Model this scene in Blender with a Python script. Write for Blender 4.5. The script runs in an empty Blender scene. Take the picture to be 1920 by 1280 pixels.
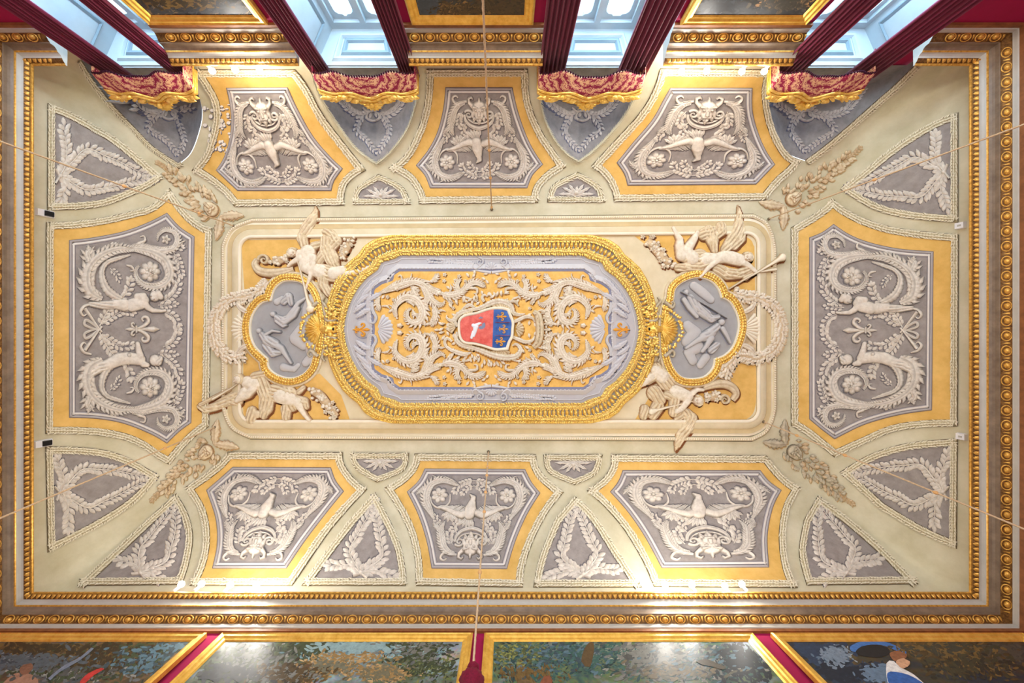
import bpy, math, random
import numpy as np
from mathutils import Vector, Matrix
from mathutils.geometry import delaunay_2d_cdt

random.seed(7)
PI = math.pi
SC = bpy.context.scene
COL = SC.collection

# ------------------------------------------------------------------ camera, world, lights, exposure
FPX, CX, CY = 853.0, 948.0, 640.0          # focal length and zenith point of the 1920x1280 frame
cam = bpy.data.cameras.new('camera')
cam.sensor_width = 36.0
cam.lens = 36.0 * FPX / 1920.0
cam.shift_x = (960.0 - CX) / 1920.0
cam.clip_start = 0.05
cam_o = bpy.data.objects.new('camera', cam)
cam_o.rotation_euler = (PI, 0, 0)           # looks straight up, picture top = window wall
COL.objects.link(cam_o)
SC.camera = cam_o

SC.view_settings.view_transform = 'Standard'
SC.view_settings.look = 'None'
SC.view_settings.exposure = 0.45
SC.view_settings.gamma = 1.0
SC.view_settings.use_curve_mapping = False

world = bpy.data.worlds.new('world')
SC.world = world
world.use_nodes = True
world.node_tree.nodes['Background'].inputs[0].default_value = (1.0, 0.975, 0.935, 1)
world.node_tree.nodes['Background'].inputs[1].default_value = 0.66

# bright overcast sky above the horizon, pale warm ground light below it
_n = world.node_tree.nodes; _l = world.node_tree.links
_tc = _n.new('ShaderNodeTexCoord'); _sx = _n.new('ShaderNodeSeparateXYZ'); _r = _n.new('ShaderNodeMapRange')
_r.inputs['From Min'].default_value = -.05; _r.inputs['From Max'].default_value = .05
_l.new(_tc.outputs['Generated'], _sx.inputs[0]); _l.new(_sx.outputs['Z'], _r.inputs['Value'])
_b2 = _n.new('ShaderNodeBackground'); _b2.inputs[0].default_value = (.86, .94, 1.0, 1); _b2.inputs[1].default_value = 2.0
_mx = _n.new('ShaderNodeMixShader'); _l.new(_r.outputs[0], _mx.inputs[0]); _l.new(_n['Background'].outputs[0], _mx.inputs[1]); _l.new(_b2.outputs[0], _mx.inputs[2])
_l.new(_mx.outputs[0], _n['World Output'].inputs[0])
# added area light below the windows for relief contrast; stands in for floor bounce
L = bpy.data.lights.new('floor_bounce_standin', 'AREA'); L.shape = 'RECTANGLE'; L.size = 9.0; L.size_y = 1.2
L.energy = 330; L.color = (1.0, .93, .82)
o = bpy.data.objects.new('floor_bounce_standin', L); o.location = (0, -3.0, -1.3)
o.rotation_euler = Vector((0, .28, 1)).to_track_quat('-Z', 'Y').to_euler(); COL.objects.link(o)
WIN_C = [-4.77, -1.87, 1.2, 4.29]           # window centres
WIN_W = [1.30, 1.36, 1.49, 1.50]            # window opening widths
for i in range(4):
    L = bpy.data.lights.new('window_daylight', 'AREA')
    L.shape = 'RECTANGLE'; L.size = .95; L.size_y = 2.6
    L.energy = 90; L.color = (0.52, 0.76, 1.0)
    o = bpy.data.objects.new('window_daylight', L)
    o.location = (WIN_C[i], -4.12, 4.4)
    o.rotation_euler = (math.radians(-78), 0, PI)   # set properly below
    d = Vector((0, 1.0, 0.25)).normalized()
    o.rotation_euler = d.to_track_quat('-Z', 'Y').to_euler()
    COL.objects.link(o)

# ------------------------------------------------------------------ materials
MATS = {}
def srgb(h):
    h = h.lstrip('#')
    c = [int(h[i:i+2], 16) / 255 for i in (0, 2, 4)]
    return [x / 12.92 if x <= .04045 else ((x + .055) / 1.055) ** 2.4 for x in c]

def mat(name, c, rough=.75, metal=0., var=.12, scale=6., c2=None, bump=0., bscale=40., spec=.3, emit=None, estr=0., ink_shade=None):
    m = bpy.data.materials.new(name); m.use_nodes = True
    nt = m.node_tree; b = nt.nodes['Principled BSDF']
    col = srgb(c) if isinstance(c, str) else list(c)
    b.inputs['Roughness'].default_value = rough
    b.inputs['Metallic'].default_value = metal
    b.inputs['Specular IOR Level'].default_value = spec
    if emit:
        b.inputs['Emission Color'].default_value = (*srgb(emit), 1)
        b.inputs['Emission Strength'].default_value = estr
    geo = nt.nodes.new('ShaderNodeNewGeometry')
    if var > 0 or c2:
        n = nt.nodes.new('ShaderNodeTexNoise'); n.inputs['Scale'].default_value = scale
        n.inputs['Detail'].default_value = 6; n.inputs['Roughness'].default_value = .65
        nt.links.new(geo.outputs['Position'], n.inputs['Vector'])
        r = nt.nodes.new('ShaderNodeValToRGB')
        a = [max(0, x * (1 - var)) for x in col]
        e = [min(1, x * (1 + var)) for x in col] if not c2 else srgb(c2)
        r.color_ramp.elements[0].position = .32; r.color_ramp.elements[1].position = .68
        r.color_ramp.elements[0].color = (*a, 1); r.color_ramp.elements[1].color = (*e, 1)
        nt.links.new(n.outputs['Fac'], r.inputs['Fac'])
        nt.links.new(r.outputs['Color'], b.inputs['Base Color'])
    else:
        b.inputs['Base Color'].default_value = (*col, 1)
    if ink_shade:   # dark contours and crease shade painted into the colour, from a mesh attribute
        at_ = nt.nodes.new('ShaderNodeAttribute'); at_.attribute_name = 'ink_shade'
        mxx = nt.nodes.new('ShaderNodeMix'); mxx.data_type = 'RGBA'
        src = b.inputs['Base Color'].links[0].from_socket
        nt.links.new(src, mxx.inputs[6]); mxx.inputs[7].default_value = (*srgb(ink_shade), 1)
        nt.links.new(at_.outputs['Fac'], mxx.inputs[0]); nt.links.new(mxx.outputs[2], b.inputs['Base Color'])
    if bump > 0:
        n2 = nt.nodes.new('ShaderNodeTexNoise'); n2.inputs['Scale'].default_value = bscale
        n2.inputs['Detail'].default_value = 3
        nt.links.new(geo.outputs['Position'], n2.inputs['Vector'])
        bp = nt.nodes.new('ShaderNodeBump'); bp.inputs['Strength'].default_value = bump
        bp.inputs['Distance'].default_value = .02
        nt.links.new(n2.outputs['Fac'], bp.inputs['Height'])
        nt.links.new(bp.outputs['Normal'], b.inputs['Normal'])
    MATS[name] = m
    return m

mat('plaster', '#C3BB98', var=.07, scale=1.5, c2='#D9D3B8', bump=.06, bscale=30)
mat('rib', '#D2CCB0', var=.05, scale=3)
mat('beige', '#D8CAA4', var=.06, scale=3, c2='#E2D6B6')
mat('beige_dark', '#CDB98C', var=.08, scale=5)
mat('cream', '#EDE4CB', var=.05, scale=5, ink_shade='#A88A60')
mat('yellow', '#DDB05A', var=.10, scale=4, c2='#E9C070', bump=.05, bscale=60)
mat('yellow_mid', '#E6B154', var=.12, scale=8, c2='#F2C672')
mat('grey', '#8F8883', var=.08, scale=9, c2='#A19A95', bump=.12, bscale=90)
mat('grey_dark', '#83807F', var=.1, scale=9, c2='#95918F')
mat('relief', '#D6CDBF', scale=16, c2='#E6DFD2', ink_shade='#6A625B')
mat('relief_dim', '#B0AAA4', scale=24, c2='#C6C0BA', ink_shade='#4E4C56')
mat('mould', '#ABA6A5', var=.04, scale=8)
mat('mould_light', '#DDD8D0', var=.04, scale=8)
mat('line', '#6E6872', var=.1, scale=8)
mat('ink_shade', '#6B5E48', var=.25, scale=14)
mat('ink_brown', '#8A5A30', var=.25, scale=14)
mat('garland', '#AC9F7A', var=.2, scale=25, c2='#C9BD98')
mat('garland_leaf', '#E0D6B6', var=.15, scale=30, c2='#F2EBD2')
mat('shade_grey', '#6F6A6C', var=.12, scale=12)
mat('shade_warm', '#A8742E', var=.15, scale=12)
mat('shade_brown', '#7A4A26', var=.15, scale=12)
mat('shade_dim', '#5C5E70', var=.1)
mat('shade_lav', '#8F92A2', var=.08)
mat('shade_beige', '#B69A6C', var=.12)
mat('stucco', '#E2D6BA', scale=16, c2='#F2EAD8', ink_shade='#A2713F')
mat('stucco_warm', '#D6C39C', scale=16, c2='#E8DABB', ink_shade='#8E5F34')
mat('stucco_brown', '#C9AE86', var=.15, scale=14, c2='#DCC8A4', ink_shade='#80552E')
mat('stucco_shade', '#B9AD92', var=.2, scale=16, c2='#D2C7AC', ink_shade='#5E5140')
mat('lavender', '#B9B7B8', var=.05, scale=6)
mat('lavender_light', '#CFCDCC', var=.04, scale=8, ink_shade='#7C7C8E')
mat('lavender_line', '#85869A', var=.05, scale=8)
mat('med_grey', '#A3A3A2', var=.06, scale=8)
mat('med_fig', '#BFBEBB', var=.04, scale=8, ink_shade='#6C6D72')
mat('gold', '#EDB53A', rough=.24, metal=.42, var=.18, scale=18, c2='#FFE082', bump=.1, bscale=60)
mat('gold_rough', '#D09426', rough=.28, metal=.42, var=.35, scale=45, c2='#FFE590', bump=.6, bscale=120)
mat('gold_old', '#C98F38', rough=.38, metal=.45, var=.3, scale=30, c2='#F0BC5C')
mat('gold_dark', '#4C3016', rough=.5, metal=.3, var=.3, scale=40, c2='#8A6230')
mat('gold_frame', '#E5AE42', rough=.32, metal=.5, var=.15, scale=12, c2='#F5CB62')
mat('gold_paint', '#E2A23C', rough=.6, var=.1)
mat('corn_white', '#B4B1A6', rough=.55, var=.08, scale=5, spec=.5)
mat('corn_brown', '#6F5D4B', rough=.5, var=.15, scale=7, c2='#87745F', spec=.5)
mat('corn_red', '#84532F', rough=.5, var=.25, scale=12)
mat('crimson', '#9A0F46', rough=.85, var=.08, scale=3)
mat('curtain', '#6C1036', rough=.7, var=.12, scale=3, bump=.1, bscale=20)
MATS['curtain'].node_tree.nodes['Principled BSDF'].inputs['Sheen Weight'].default_value = .12
mat('fringe', '#3A0C26', rough=.9, var=.2)
mat('pale_blue', '#C3D0D4', rough=.6, var=.05, scale=4)
mat('pale_blue_line', '#8FA3AC', rough=.6, var=.05)
mat('shield_red', '#D9483F', rough=.5, var=.15, scale=9, c2='#E77A6C')
mat('shield_blue', '#23488F', rough=.5, var=.15, scale=9, c2='#3E6DB4')
mat('white_bird', '#E4EAF0', rough=.6, var=.03)
mat('branch_blue', '#7D88A0', rough=.6, var=.1)
mat('rope', '#C9AE8A', rough=.8, var=.15, scale=60)
mat('knot', '#D9A86C', rough=.5, var=.1)
mat('tassel', '#6E0A28', rough=.8, var=.3, scale=60)
mat('white_plastic', '#E9EAEA', rough=.4, var=0)
mat('black_plastic', '#101216', rough=.3, var=0)
mat('lamp_body', '#E6E6E6', rough=.4, var=0)
mat('lamp_lens', '#FFFFFF', var=0, emit='#FFFFFF', estr=60)
mat('peeled', '#E6E0D4', var=.1, scale=60, c2='#F4F0E8')
mat('crack', '#8F8C7C', var=.1)

def damask():
    m = bpy.data.materials.new('damask'); m.use_nodes = True
    nt = m.node_tree; b = nt.nodes['Principled BSDF']; b.inputs['Roughness'].default_value = .7
    tc = nt.nodes.new('ShaderNodeTexCoord')
    mp = nt.nodes.new('ShaderNodeMapping'); mp.inputs['Scale'].default_value = (1, 1, 1.2)
    nt.links.new(tc.outputs['Object'], mp.inputs['Vector'])
    w = nt.nodes.new('ShaderNodeTexWave'); w.wave_type = 'RINGS'; w.rings_direction = 'SPHERICAL'
    w.inputs['Scale'].default_value = 3.4; w.inputs['Distortion'].default_value = 7
    w.inputs['Detail'].default_value = 3; w.inputs['Detail Scale'].default_value = 3.2; w.inputs['Detail Roughness'].default_value = .6
    nt.links.new(mp.outputs['Vector'], w.inputs['Vector'])
    vo = nt.nodes.new('ShaderNodeTexVoronoi'); vo.inputs['Scale'].default_value = 34
    nt.links.new(mp.outputs['Vector'], vo.inputs['Vector'])
    ad = nt.nodes.new('ShaderNodeMath'); ad.operation = 'MULTIPLY_ADD'; ad.inputs[1].default_value = .28
    nt.links.new(vo.outputs['Distance'], ad.inputs[0]); nt.links.new(w.outputs['Fac'], ad.inputs[2])
    r = nt.nodes.new('ShaderNodeValToRGB')
    e = r.color_ramp.elements
    e[0].position = .0; e[0].color = (*srgb('#7A0F36'), 1)
    e[1].position = .44; e[1].color = (*srgb('#A01746'), 1)
    for p, c in ((.50, '#E8BE92'), (.66, '#EFD0A8'), (.72, '#B5294F'), (.92, '#8A0F3C'), (1., '#E2B48A')):
        q = e.new(p); q.color = (*srgb(c), 1)
    nt.links.new(ad.outputs[0], r.inputs['Fac'])
    nt.links.new(r.outputs['Color'], b.inputs['Base Color'])
    MATS['damask'] = m
damask()

def landscape(name, cols, seed, stretch=(1, 1, 1), scale=1.6):
    m = bpy.data.materials.new(name); m.use_nodes = True
    nt = m.node_tree; b = nt.nodes['Principled BSDF']
    b.inputs['Roughness'].default_value = .38; b.inputs['Specular IOR Level'].default_value = .35
    geo = nt.nodes.new('ShaderNodeNewGeometry')
    mp = nt.nodes.new('ShaderNodeMapping'); mp.inputs['Location'].default_value = (seed, seed * .37, 0)
    mp.inputs['Scale'].default_value = stretch
    nt.links.new(geo.outputs['Position'], mp.inputs['Vector'])
    n = nt.nodes.new('ShaderNodeTexNoise'); n.inputs['Scale'].default_value = scale
    n.inputs['Detail'].default_value = 12; n.inputs['Roughness'].default_value = .62; n.inputs['Distortion'].default_value = .9
    nt.links.new(mp.outputs['Vector'], n.inputs['Vector'])
    r = nt.nodes.new('ShaderNodeValToRGB'); e = r.color_ramp.elements
    ps = np.linspace(.28, .72, len(cols))
    e[0].position = ps[0]; e[0].color = (*srgb(cols[0]), 1)
    e[1].position = ps[-1]; e[1].color = (*srgb(cols[-1]), 1)
    for p, c in zip(ps[1:-1], cols[1:-1]):
        q = e.new(float(p)); q.color = (*srgb(c), 1)
    nt.links.new(n.outputs['Fac'], r.inputs['Fac'])
    n2 = nt.nodes.new('ShaderNodeTexNoise'); n2.inputs['Scale'].default_value = 22; n2.inputs['Detail'].default_value = 5
    nt.links.new(mp.outputs['Vector'], n2.inputs['Vector'])
    mx = nt.nodes.new('ShaderNodeMix'); mx.data_type = 'RGBA'; mx.blend_type = 'OVERLAY'; mx.inputs[0].default_value = .55
    nt.links.new(r.outputs['Color'], mx.inputs[6]); nt.links.new(n2.outputs['Color'], mx.inputs[7])
    nt.links.new(mx.outputs[2], b.inputs['Base Color'])
    MATS[name] = m
landscape('canvas_a', ['#1d2428', '#2b3434', '#4a3a26', '#6b5638', '#39444a', '#5c6b74'], 3.1)
landscape('canvas_b', ['#23302c', '#3a4a3a', '#57624e', '#6f7f80', '#8ba0a4', '#b08a5c'], 8.3)
landscape('canvas_c', ['#16262e', '#22414a', '#3b5a4c', '#5b6a48', '#6d7f86', '#4b6672'], 14.7)
landscape('canvas_d', ['#141a26', '#1d2836', '#2a2c2c', '#3d3423', '#5a4a30', '#3a4656'], 21.9)
landscape('canvas_e', ['#0e1018', '#181c24', '#22242a', '#34342f', '#4a4034', '#2a2c34'], 31.2)
MATS['canvas_e'].node_tree.nodes['Principled BSDF'].inputs['Roughness'].default_value = .65
landscape('canvas_f', ['#1c2126', '#3c434a', '#2c2a26', '#4e3a22', '#6e5734', '#2a2f36'], 44.4)

# glass: clear pane with a faint reflection
g = bpy.data.materials.new('glass'); g.use_nodes = True
nt = g.node_tree; nt.nodes.remove(nt.nodes['Principled BSDF'])
tr = nt.nodes.new('ShaderNodeBsdfTransparent'); gl = nt.nodes.new('ShaderNodeBsdfGlossy'); gl.inputs['Roughness'].default_value = .02
tr.inputs[0].default_value = (.86, .95, 1, 1)
mx = nt.nodes.new('ShaderNodeMixShader'); mx.inputs[0].default_value = .08
nt.links.new(tr.outputs[0], mx.inputs[1]); nt.links.new(gl.outputs[0], mx.inputs[2])
nt.links.new(mx.outputs[0], nt.nodes['Material Output'].inputs[0]); MATS['glass'] = g

# ------------------------------------------------------------------ object helpers
def mesh_obj(name, verts, faces, m, parent=None, smooth=True, kind=None, label=None, base=None):
    me = bpy.data.meshes.new(name)
    v = np.asarray(verts, dtype=float)
    org = np.array(parent['_b']) if (parent is not None and '_b' in parent) else np.zeros(3)
    if base is not None: org = np.asarray(base)
    me.from_pydata((v - org).tolist(), [], faces)
    me.update()
    if smooth:
        me.polygons.foreach_set('use_smooth', [True] * len(me.polygons))
    me.materials.append(MATS[m])
    o = bpy.data.objects.new(name, me)
    COL.objects.link(o)
    if parent is not None: o.parent = parent
    elif base is not None: o.location = base
    if parent is not None and base is not None and '_b' in parent:
        o.location = np.asarray(base) - np.array(parent['_b'])
    if parent is not None: pass
    o['_b'] = list(map(float, org))
    if kind: o['kind'] = kind
    if label: o['label'] = label
    return o

def thing(name, label, cat, loc, group=None, kind=None):
    o = bpy.data.objects.new(name, None)
    o.empty_display_size = .1
    o.location = loc
    o['_b'] = [float(x) for x in loc]
    if label: o['label'] = label
    if cat: o['category'] = cat
    if group: o['group'] = group
    if kind: o['kind'] = kind
    COL.objects.link(o)
    return o

# ------------------------------------------------------------------ the vault surface
XW0, XW1, YW0, YW1 = -6.10, 5.995, -3.67, 3.36
DC, Z0, HC = 1.60, 5.62, 1.78
ZT = Z0 + HC
def smin(a, b, k=.14):
    h = np.clip(.5 + .5 * (b - a) / k, 0, 1)
    return b * (1 - h) + a * h - k * h * (1 - h)
def Hc(x, y):
    dx = np.minimum(x - XW0, XW1 - x); dy = np.minimum(y - YW0, YW1 - y)
    t = np.clip(smin(dx, dy) / DC, 0, 1)
    return Z0 + HC * np.clip(1 - (1 - t) ** 2, 0, 1) ** .62

class Surf:
    """a wall surface given by its height; at(px, py) is the place on it seen at that picture point"""
    def __init__(s, H): s.H = H
    def P(s, px, py):
        dx = (np.asarray(px, float) - CX) / FPX; dy = (np.asarray(py, float) - CY) / FPX
        lo = np.full_like(dx, 4.6); hi = np.full_like(dx, 9.0)
        for _ in range(34):
            z = (lo + hi) / 2
            up = s.H(dx * z, dy * z) > z
            lo = np.where(up, z, lo); hi = np.where(up, hi, z)
        z = (lo + hi) / 2
        return np.stack([dx * z, dy * z, z], -1)
    def PN(s, px, py):
        px = np.asarray(px, float); py = np.asarray(py, float); e = 1.2
        p = s.P(px, py)
        a = s.P(px + e, py) - s.P(px - e, py); b = s.P(px, py + e) - s.P(px, py - e)
        n = np.cross(b, a); n /= np.linalg.norm(n, axis=-1, keepdims=True) + 1e-12
        n = np.where(n[..., 2:3] > 0, -n, n)
        return p, n
    def map(s, q):
        q = np.asarray(q, float)
        p, n = s.PN(q[:, 0], q[:, 1])
        return p + n * (q[:, 2:3] * .0085)
MAIN = Surf(Hc)
def at(px, py, s=MAIN):
    return s.P(np.array([px]), np.array([py]))[0]

# ------------------------------------------------------------------ paths
def parse(t):
    out = []
    for w in t.split():
        c = w.endswith('c'); w = w.rstrip('c')
        x, y = w.split(','); out.append((float(x), float(y), c))
    return out
def catmull(P, step):
    P = [P[0]] + list(P) + [P[-1]]
    out = []
    for i in range(1, len(P) - 2):
        p0, p1, p2, p3 = map(np.array, P[i-1:i+3])
        n = max(1, int(np.hypot(*(p2 - p1)) / step))
        for k in range(n):
            t = k / n
            out.append(tuple(.5 * ((2*p1) + (-p0+p2)*t + (2*p0-5*p1+4*p2-p3)*t*t + (-p0+3*p1-3*p2+p3)*t**3)))
    out.append(tuple(P[-1]))
    return out
def curve(t, closed=False, step=5.):
    p = parse(t) if isinstance(t, str) else [(a[0], a[1], False) for a in t]
    if closed:
        k = next((i for i, q in enumerate(p) if q[2]), None)
        if k is None:
            n = len(p)
            full = [p[-1]] + p + [p[0], p[1]]
            P = [q[:2] for q in full]; out = []
            for i in range(1, n + 1):
                p0, p1, p2, p3 = map(np.array, P[i-1:i+3])
                m = max(1, int(np.hypot(*(p2-p1)) / step))
                for j in range(m):
                    tt = j / m
                    out.append(.5 * ((2*p1) + (-p0+p2)*tt + (2*p0-5*p1+4*p2-p3)*tt*tt + (-p0+3*p1-3*p2+p3)*tt**3))
            out = np.array(out)
            return orient(out)
        p = p[k:] + p[:k] + [p[k]]
    runs, cur = [], [p[0]]
    for q in p[1:]:
        cur.append(q)
        if q[2]: runs.append(cur); cur = [q]
    if len(cur) > 1: runs.append(cur)
    out = []
    for r in runs:
        c = catmull([q[:2] for q in r], step)
        out += c if not out else c[1:]
    out = np.array(out)
    if closed: return orient(out[:-1])
    return out
def orient(P):
    a = np.sum(P[:, 0] * np.roll(P[:, 1], -1) - np.roll(P[:, 0], -1) * P[:, 1])
    return P if a > 0 else P[::-1].copy()
def offset(P, d, closed=True):
    """positive = inwards for closed paths"""
    if closed: prv, nxt = np.roll(P, 1, 0), np.roll(P, -1, 0)
    else:
        prv = np.vstack([2*P[0]-P[1], P[:-1]]); nxt = np.vstack([P[1:], 2*P[-1]-P[-2]])
    a = P - prv; b = nxt - P
    a /= np.linalg.norm(a, axis=1, keepdims=True) + 1e-9; b /= np.linalg.norm(b, axis=1, keepdims=True) + 1e-9
    na = np.stack([-a[:, 1], a[:, 0]], 1); nb = np.stack([-b[:, 1], b[:, 0]], 1)
    m = na + nb; l = np.linalg.norm(m, axis=1, keepdims=True) + 1e-9; m /= l
    c = np.clip(np.sum(m * na, 1, keepdims=True), .45, 1)
    return P + m * d / c
def resample(P, step, closed=False):
    Q = np.vstack([P, P[:1]]) if closed else P
    s = np.r_[0, np.cumsum(np.linalg.norm(np.diff(Q, axis=0), axis=1))]
    n = max(2, int(round(s[-1] / step)))
    t = np.linspace(0, s[-1], n + 1)
    R = np.stack([np.interp(t, s, Q[:, 0]), np.interp(t, s, Q[:, 1])], 1)
    return R[:-1] if closed else R
def inside(P, q):
    x, y = q[:, 0], q[:, 1]; c = np.zeros(len(q), bool); n = len(P)
    for i in range(n):
        x1, y1 = P[i]; x2, y2 = P[i-1]
        k = ((y1 > y) != (y2 > y)) & (x < (x2-x1)*(y-y1)/(y2-y1+1e-12)+x1)
        c ^= k
    return c

class MB:
    """collects relief in picture points + height, then lays it on the surface as ONE mesh"""
    def __init__(s): s.v = []; s.f = []; s.k = {}
    def add(s, v, f):
        o = len(s.v); s.v += [tuple(map(float, q)) for q in v]; s.f += [tuple(i + o for i in q) for q in f]
    def fill(s, P, h, step=9., hole=None):
        P = np.asarray(P)
        mn, mx = P.min(0), P.max(0)
        gx, gy = np.meshgrid(np.arange(mn[0], mx[0], step), np.arange(mn[1], mx[1], step))
        G = np.stack([gx.ravel(), gy.ravel()], 1)
        if len(G):
            k = inside(offset(P, 1.5), G); G = G[k]
        n = len(P)
        pts = [Vector(p) for p in P] + [Vector(p) for p in G]
        res = delaunay_2d_cdt(pts, [], [list(range(n))], 1, 1e-4)
        s.add([(p[0], p[1], h) for p in res[0]], [tuple(f) for f in res[2]])
    def strip(s, P, prof, closed=True):
        P = np.asarray(P); n = len(P); base = len(s.v)
        rows = [offset(P, d, closed) for d, h in prof]
        for (d, h), R in zip(prof, rows):
            s.v += [(float(a), float(b), h) for a, b in R]
        m = n if closed else n - 1
        for j in range(len(prof) - 1):
            for i in range(m):
                i2 = (i + 1) % n
                s.f.append((base+j*n+i, base+j*n+i2, base+(j+1)*n+i2, base+(j+1)*n+i))
    def tube(s, P, w, h, h0=-.6, serr=0., period=5., groove=0., step=1.6, flat=False):
        """half-round ridge along P; w = width list (half widths) along it; serrated edge makes it an acanthus leaf"""
        P = resample(np.asarray(P, float), step); n = len(P)
        t = np.linspace(0, 1, n)
        w = np.interp(t, np.linspace(0, 1, len(w)), w)
        hh = np.interp(t, np.linspace(0, 1, len(h)), h) if isinstance(h, (list, tuple)) else np.full(n, h) * np.clip(w / max(w.max(), 1e-6), .25, 1)
        if serr:
            ph = (np.arange(n) * step / period) % 1.0
            we = w * (1 - serr * ph)
        else: we = w
        T = np.gradient(P, axis=0); T /= np.linalg.norm(T, axis=1, keepdims=True) + 1e-9
        N = np.stack([-T[:, 1], T[:, 0]], 1)
        base = len(s.v)
        pr = [(-1, 0), (-.72, .62), (-.3, .97), (0, 1 - groove), (.3, .97), (.72, .62), (1, 0)]
        for a, b in pr:
            ww = we if abs(a) > .6 else w
            q = P + N * (a * ww)[:, None]
            z = h0 + (hh - h0) * b
            if serr and abs(a) > .6 and b: z = z - hh * .25 * ph
            if flat is False:
                kk = .85 if abs(a) == 1 else (.16 if abs(a) > .6 else (.38 if (a == 0 and groove > 0) else 0))  # shade painted into the edges and the groove
                if kk:
                    o_ = len(s.v)
                    for i in range(n): s.k[o_+i] = kk
            s.v += [(float(x), float(y), float(c)) for (x, y), c in zip(q, z)]
        for j in range(len(pr) - 1):
            for i in range(n - 1):
                s.f.append((base+j*n+i, base+j*n+i+1, base+(j+1)*n+i+1, base+(j+1)*n+i))
    def dome(s, cx, cy, rx, ry, h, h0=-.5, n=12, rings=3, ang=0., wob=0, k=0):
        base = len(s.v); ca, sa = math.cos(ang), math.sin(ang)
        s.v.append((cx, cy, h))
        for j in range(1, rings + 1):
            r = j / rings; z = h0 + (h - h0) * math.sqrt(max(0, 1 - r * r))
            for i in range(n):
                a = 2 * PI * i / n; q = r * (1 + (wob * math.cos(k * a) if j > 1 else 0))
                x, y = rx * q * math.cos(a), ry * q * math.sin(a)
                if j == rings: s.k[len(s.v)] = .8
                s.v.append((cx + x*ca - y*sa, cy + x*sa + y*ca, z))
        for i in range(n): s.f.append((base, base+1+i, base+1+(i+1) % n))
        for j in range(1, rings):
            for i in range(n):
                a, b = base+1+(j-1)*n+i, base+1+(j-1)*n+(i+1) % n
                s.f.append((a, a+n, b+n, b))
    def rosette(s, cx, cy, r, h=4., petals=6, a0=0.):
        for ring, (q, hh, off) in enumerate(((1., h*.6, 0), (.62, h*.85, .5))):
            for i in range(petals):
                a = a0 + 2*PI*(i+off)/petals
                s.dome(cx+r*q*.55*math.cos(a), cy+r*q*.55*math.sin(a), r*q*.46, r*q*.36, hh, n=8, rings=2, ang=a)
        s.dome(cx, cy, r*.2, r*.2, h*1.15, n=8, rings=2)
    def fan(s, cx, cy, R, a0, a1, ribs, h=4., inner=.12, lobe=.09):
        n = ribs * 4 + 1; base = len(s.v); rad = 6
        for j in range(rad + 1):
            rr = inner + (1 - inner) * j / rad
            for i in range(n):
                t = i / (n - 1); a = a0 + (a1 - a0) * t; c = math.cos(2*PI*ribs*t)
                q = R * rr * (1 - (lobe * (1 + c) * .5 if j == rad else 0))
                z = (h * math.sin(PI * min(1, rr * .95 + .05)) ** .5 * .75 + h * .3 * (-c) * rr) if j < rad else -.4
                if c > .5: s.k[len(s.v)] = .55
                s.v.append((cx + q*math.cos(a), cy + q*math.sin(a), z))
        for j in range(rad):
            for i in range(n - 1):
                s.f.append((base+j*n+i, base+j*n+i+1, base+(j+1)*n+i+1, base+(j+1)*n+i))
    def acanthus(s, x, y, L, W, ang, h=4., bend=0., lobes=4):
        pts = []; a = ang; px, py = x, y
        n = 8
        for i in range(n + 1):
            pts.append((px, py)); px += L/n*math.cos(a); py += L/n*math.sin(a); a += bend/n
        s.tube(pts, [W*.35, W*.8, W, W*.95, W*.7, W*.12], h, serr=.42, period=L/(lobes+.01), groove=.25, step=max(1.2, L/16))
    def spiral(s, cx, cy, r0, r1, a0, turns, w0, w1, h=4., serr=0., lead=None, period=6.):
        P = []; n = int(abs(turns) * 18)
        for i in range(n + 1):
            t = i / n; r = r0 + (r1 - r0) * t; a = a0 + 2*PI*turns*t
            P.append((cx + r*math.cos(a), cy + r*math.sin(a)))
        if lead: P = catmull(list(lead) + [P[0]], 3)[:-1] + P
        s.tube(P, [w0, (w0+w1)/2*1.15, w1], h, serr=serr, period=period, groove=.2)
    def leaf(s, x, y, L, W, ang, h=1.5, h0=0.):
        ca, sa = math.cos(ang), math.sin(ang)
        q = [(0, 0, h0), (.35*L, W, h0+h*.3), (.5*L, 0, h0+h), (.35*L, -W, h0+h*.3), (L, 0, h0)]
        o_ = len(s.v); s.k[o_+1] = .5; s.k[o_+3] = .5; s.k[o_+4] = .6
        s.add([(x+a*ca-b*sa, y+a*sa+b*ca, c) for a, b, c in q], [(0, 2, 1), (0, 3, 2), (1, 2, 4), (2, 3, 4)])
    def foliate(s, P, w, h, serr=.3, period=5, groove=.25, step=1.4, leaf=1.0, side=0):
        """fleshy acanthus stalk with leaf lobes curling off it"""
        s.tube(P, w, h, serr=serr*.5, period=period, groove=groove, step=step)
        P = resample(np.asarray(P, float), 1.); n = len(P)
        ww = np.interp(np.linspace(0, 1, n), np.linspace(0, 1, len(w)), w)
        i = 4; k = 0
        while i < n-3:
            d = P[i+1]-P[i-1]; a = math.atan2(d[1], d[0]); W_ = ww[i]
            for q in ((1, -1) if side == 0 else (side,)):
                x = P[i][0]-math.sin(a)*q*W_*.55; y = P[i][1]+math.cos(a)*q*W_*.55
                s.leaf(x, y, W_*2.0*leaf, W_*.42, a+q*.6, 1.8, h*.45)
            i += max(3, int(W_*1.05)); k += 1
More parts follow.
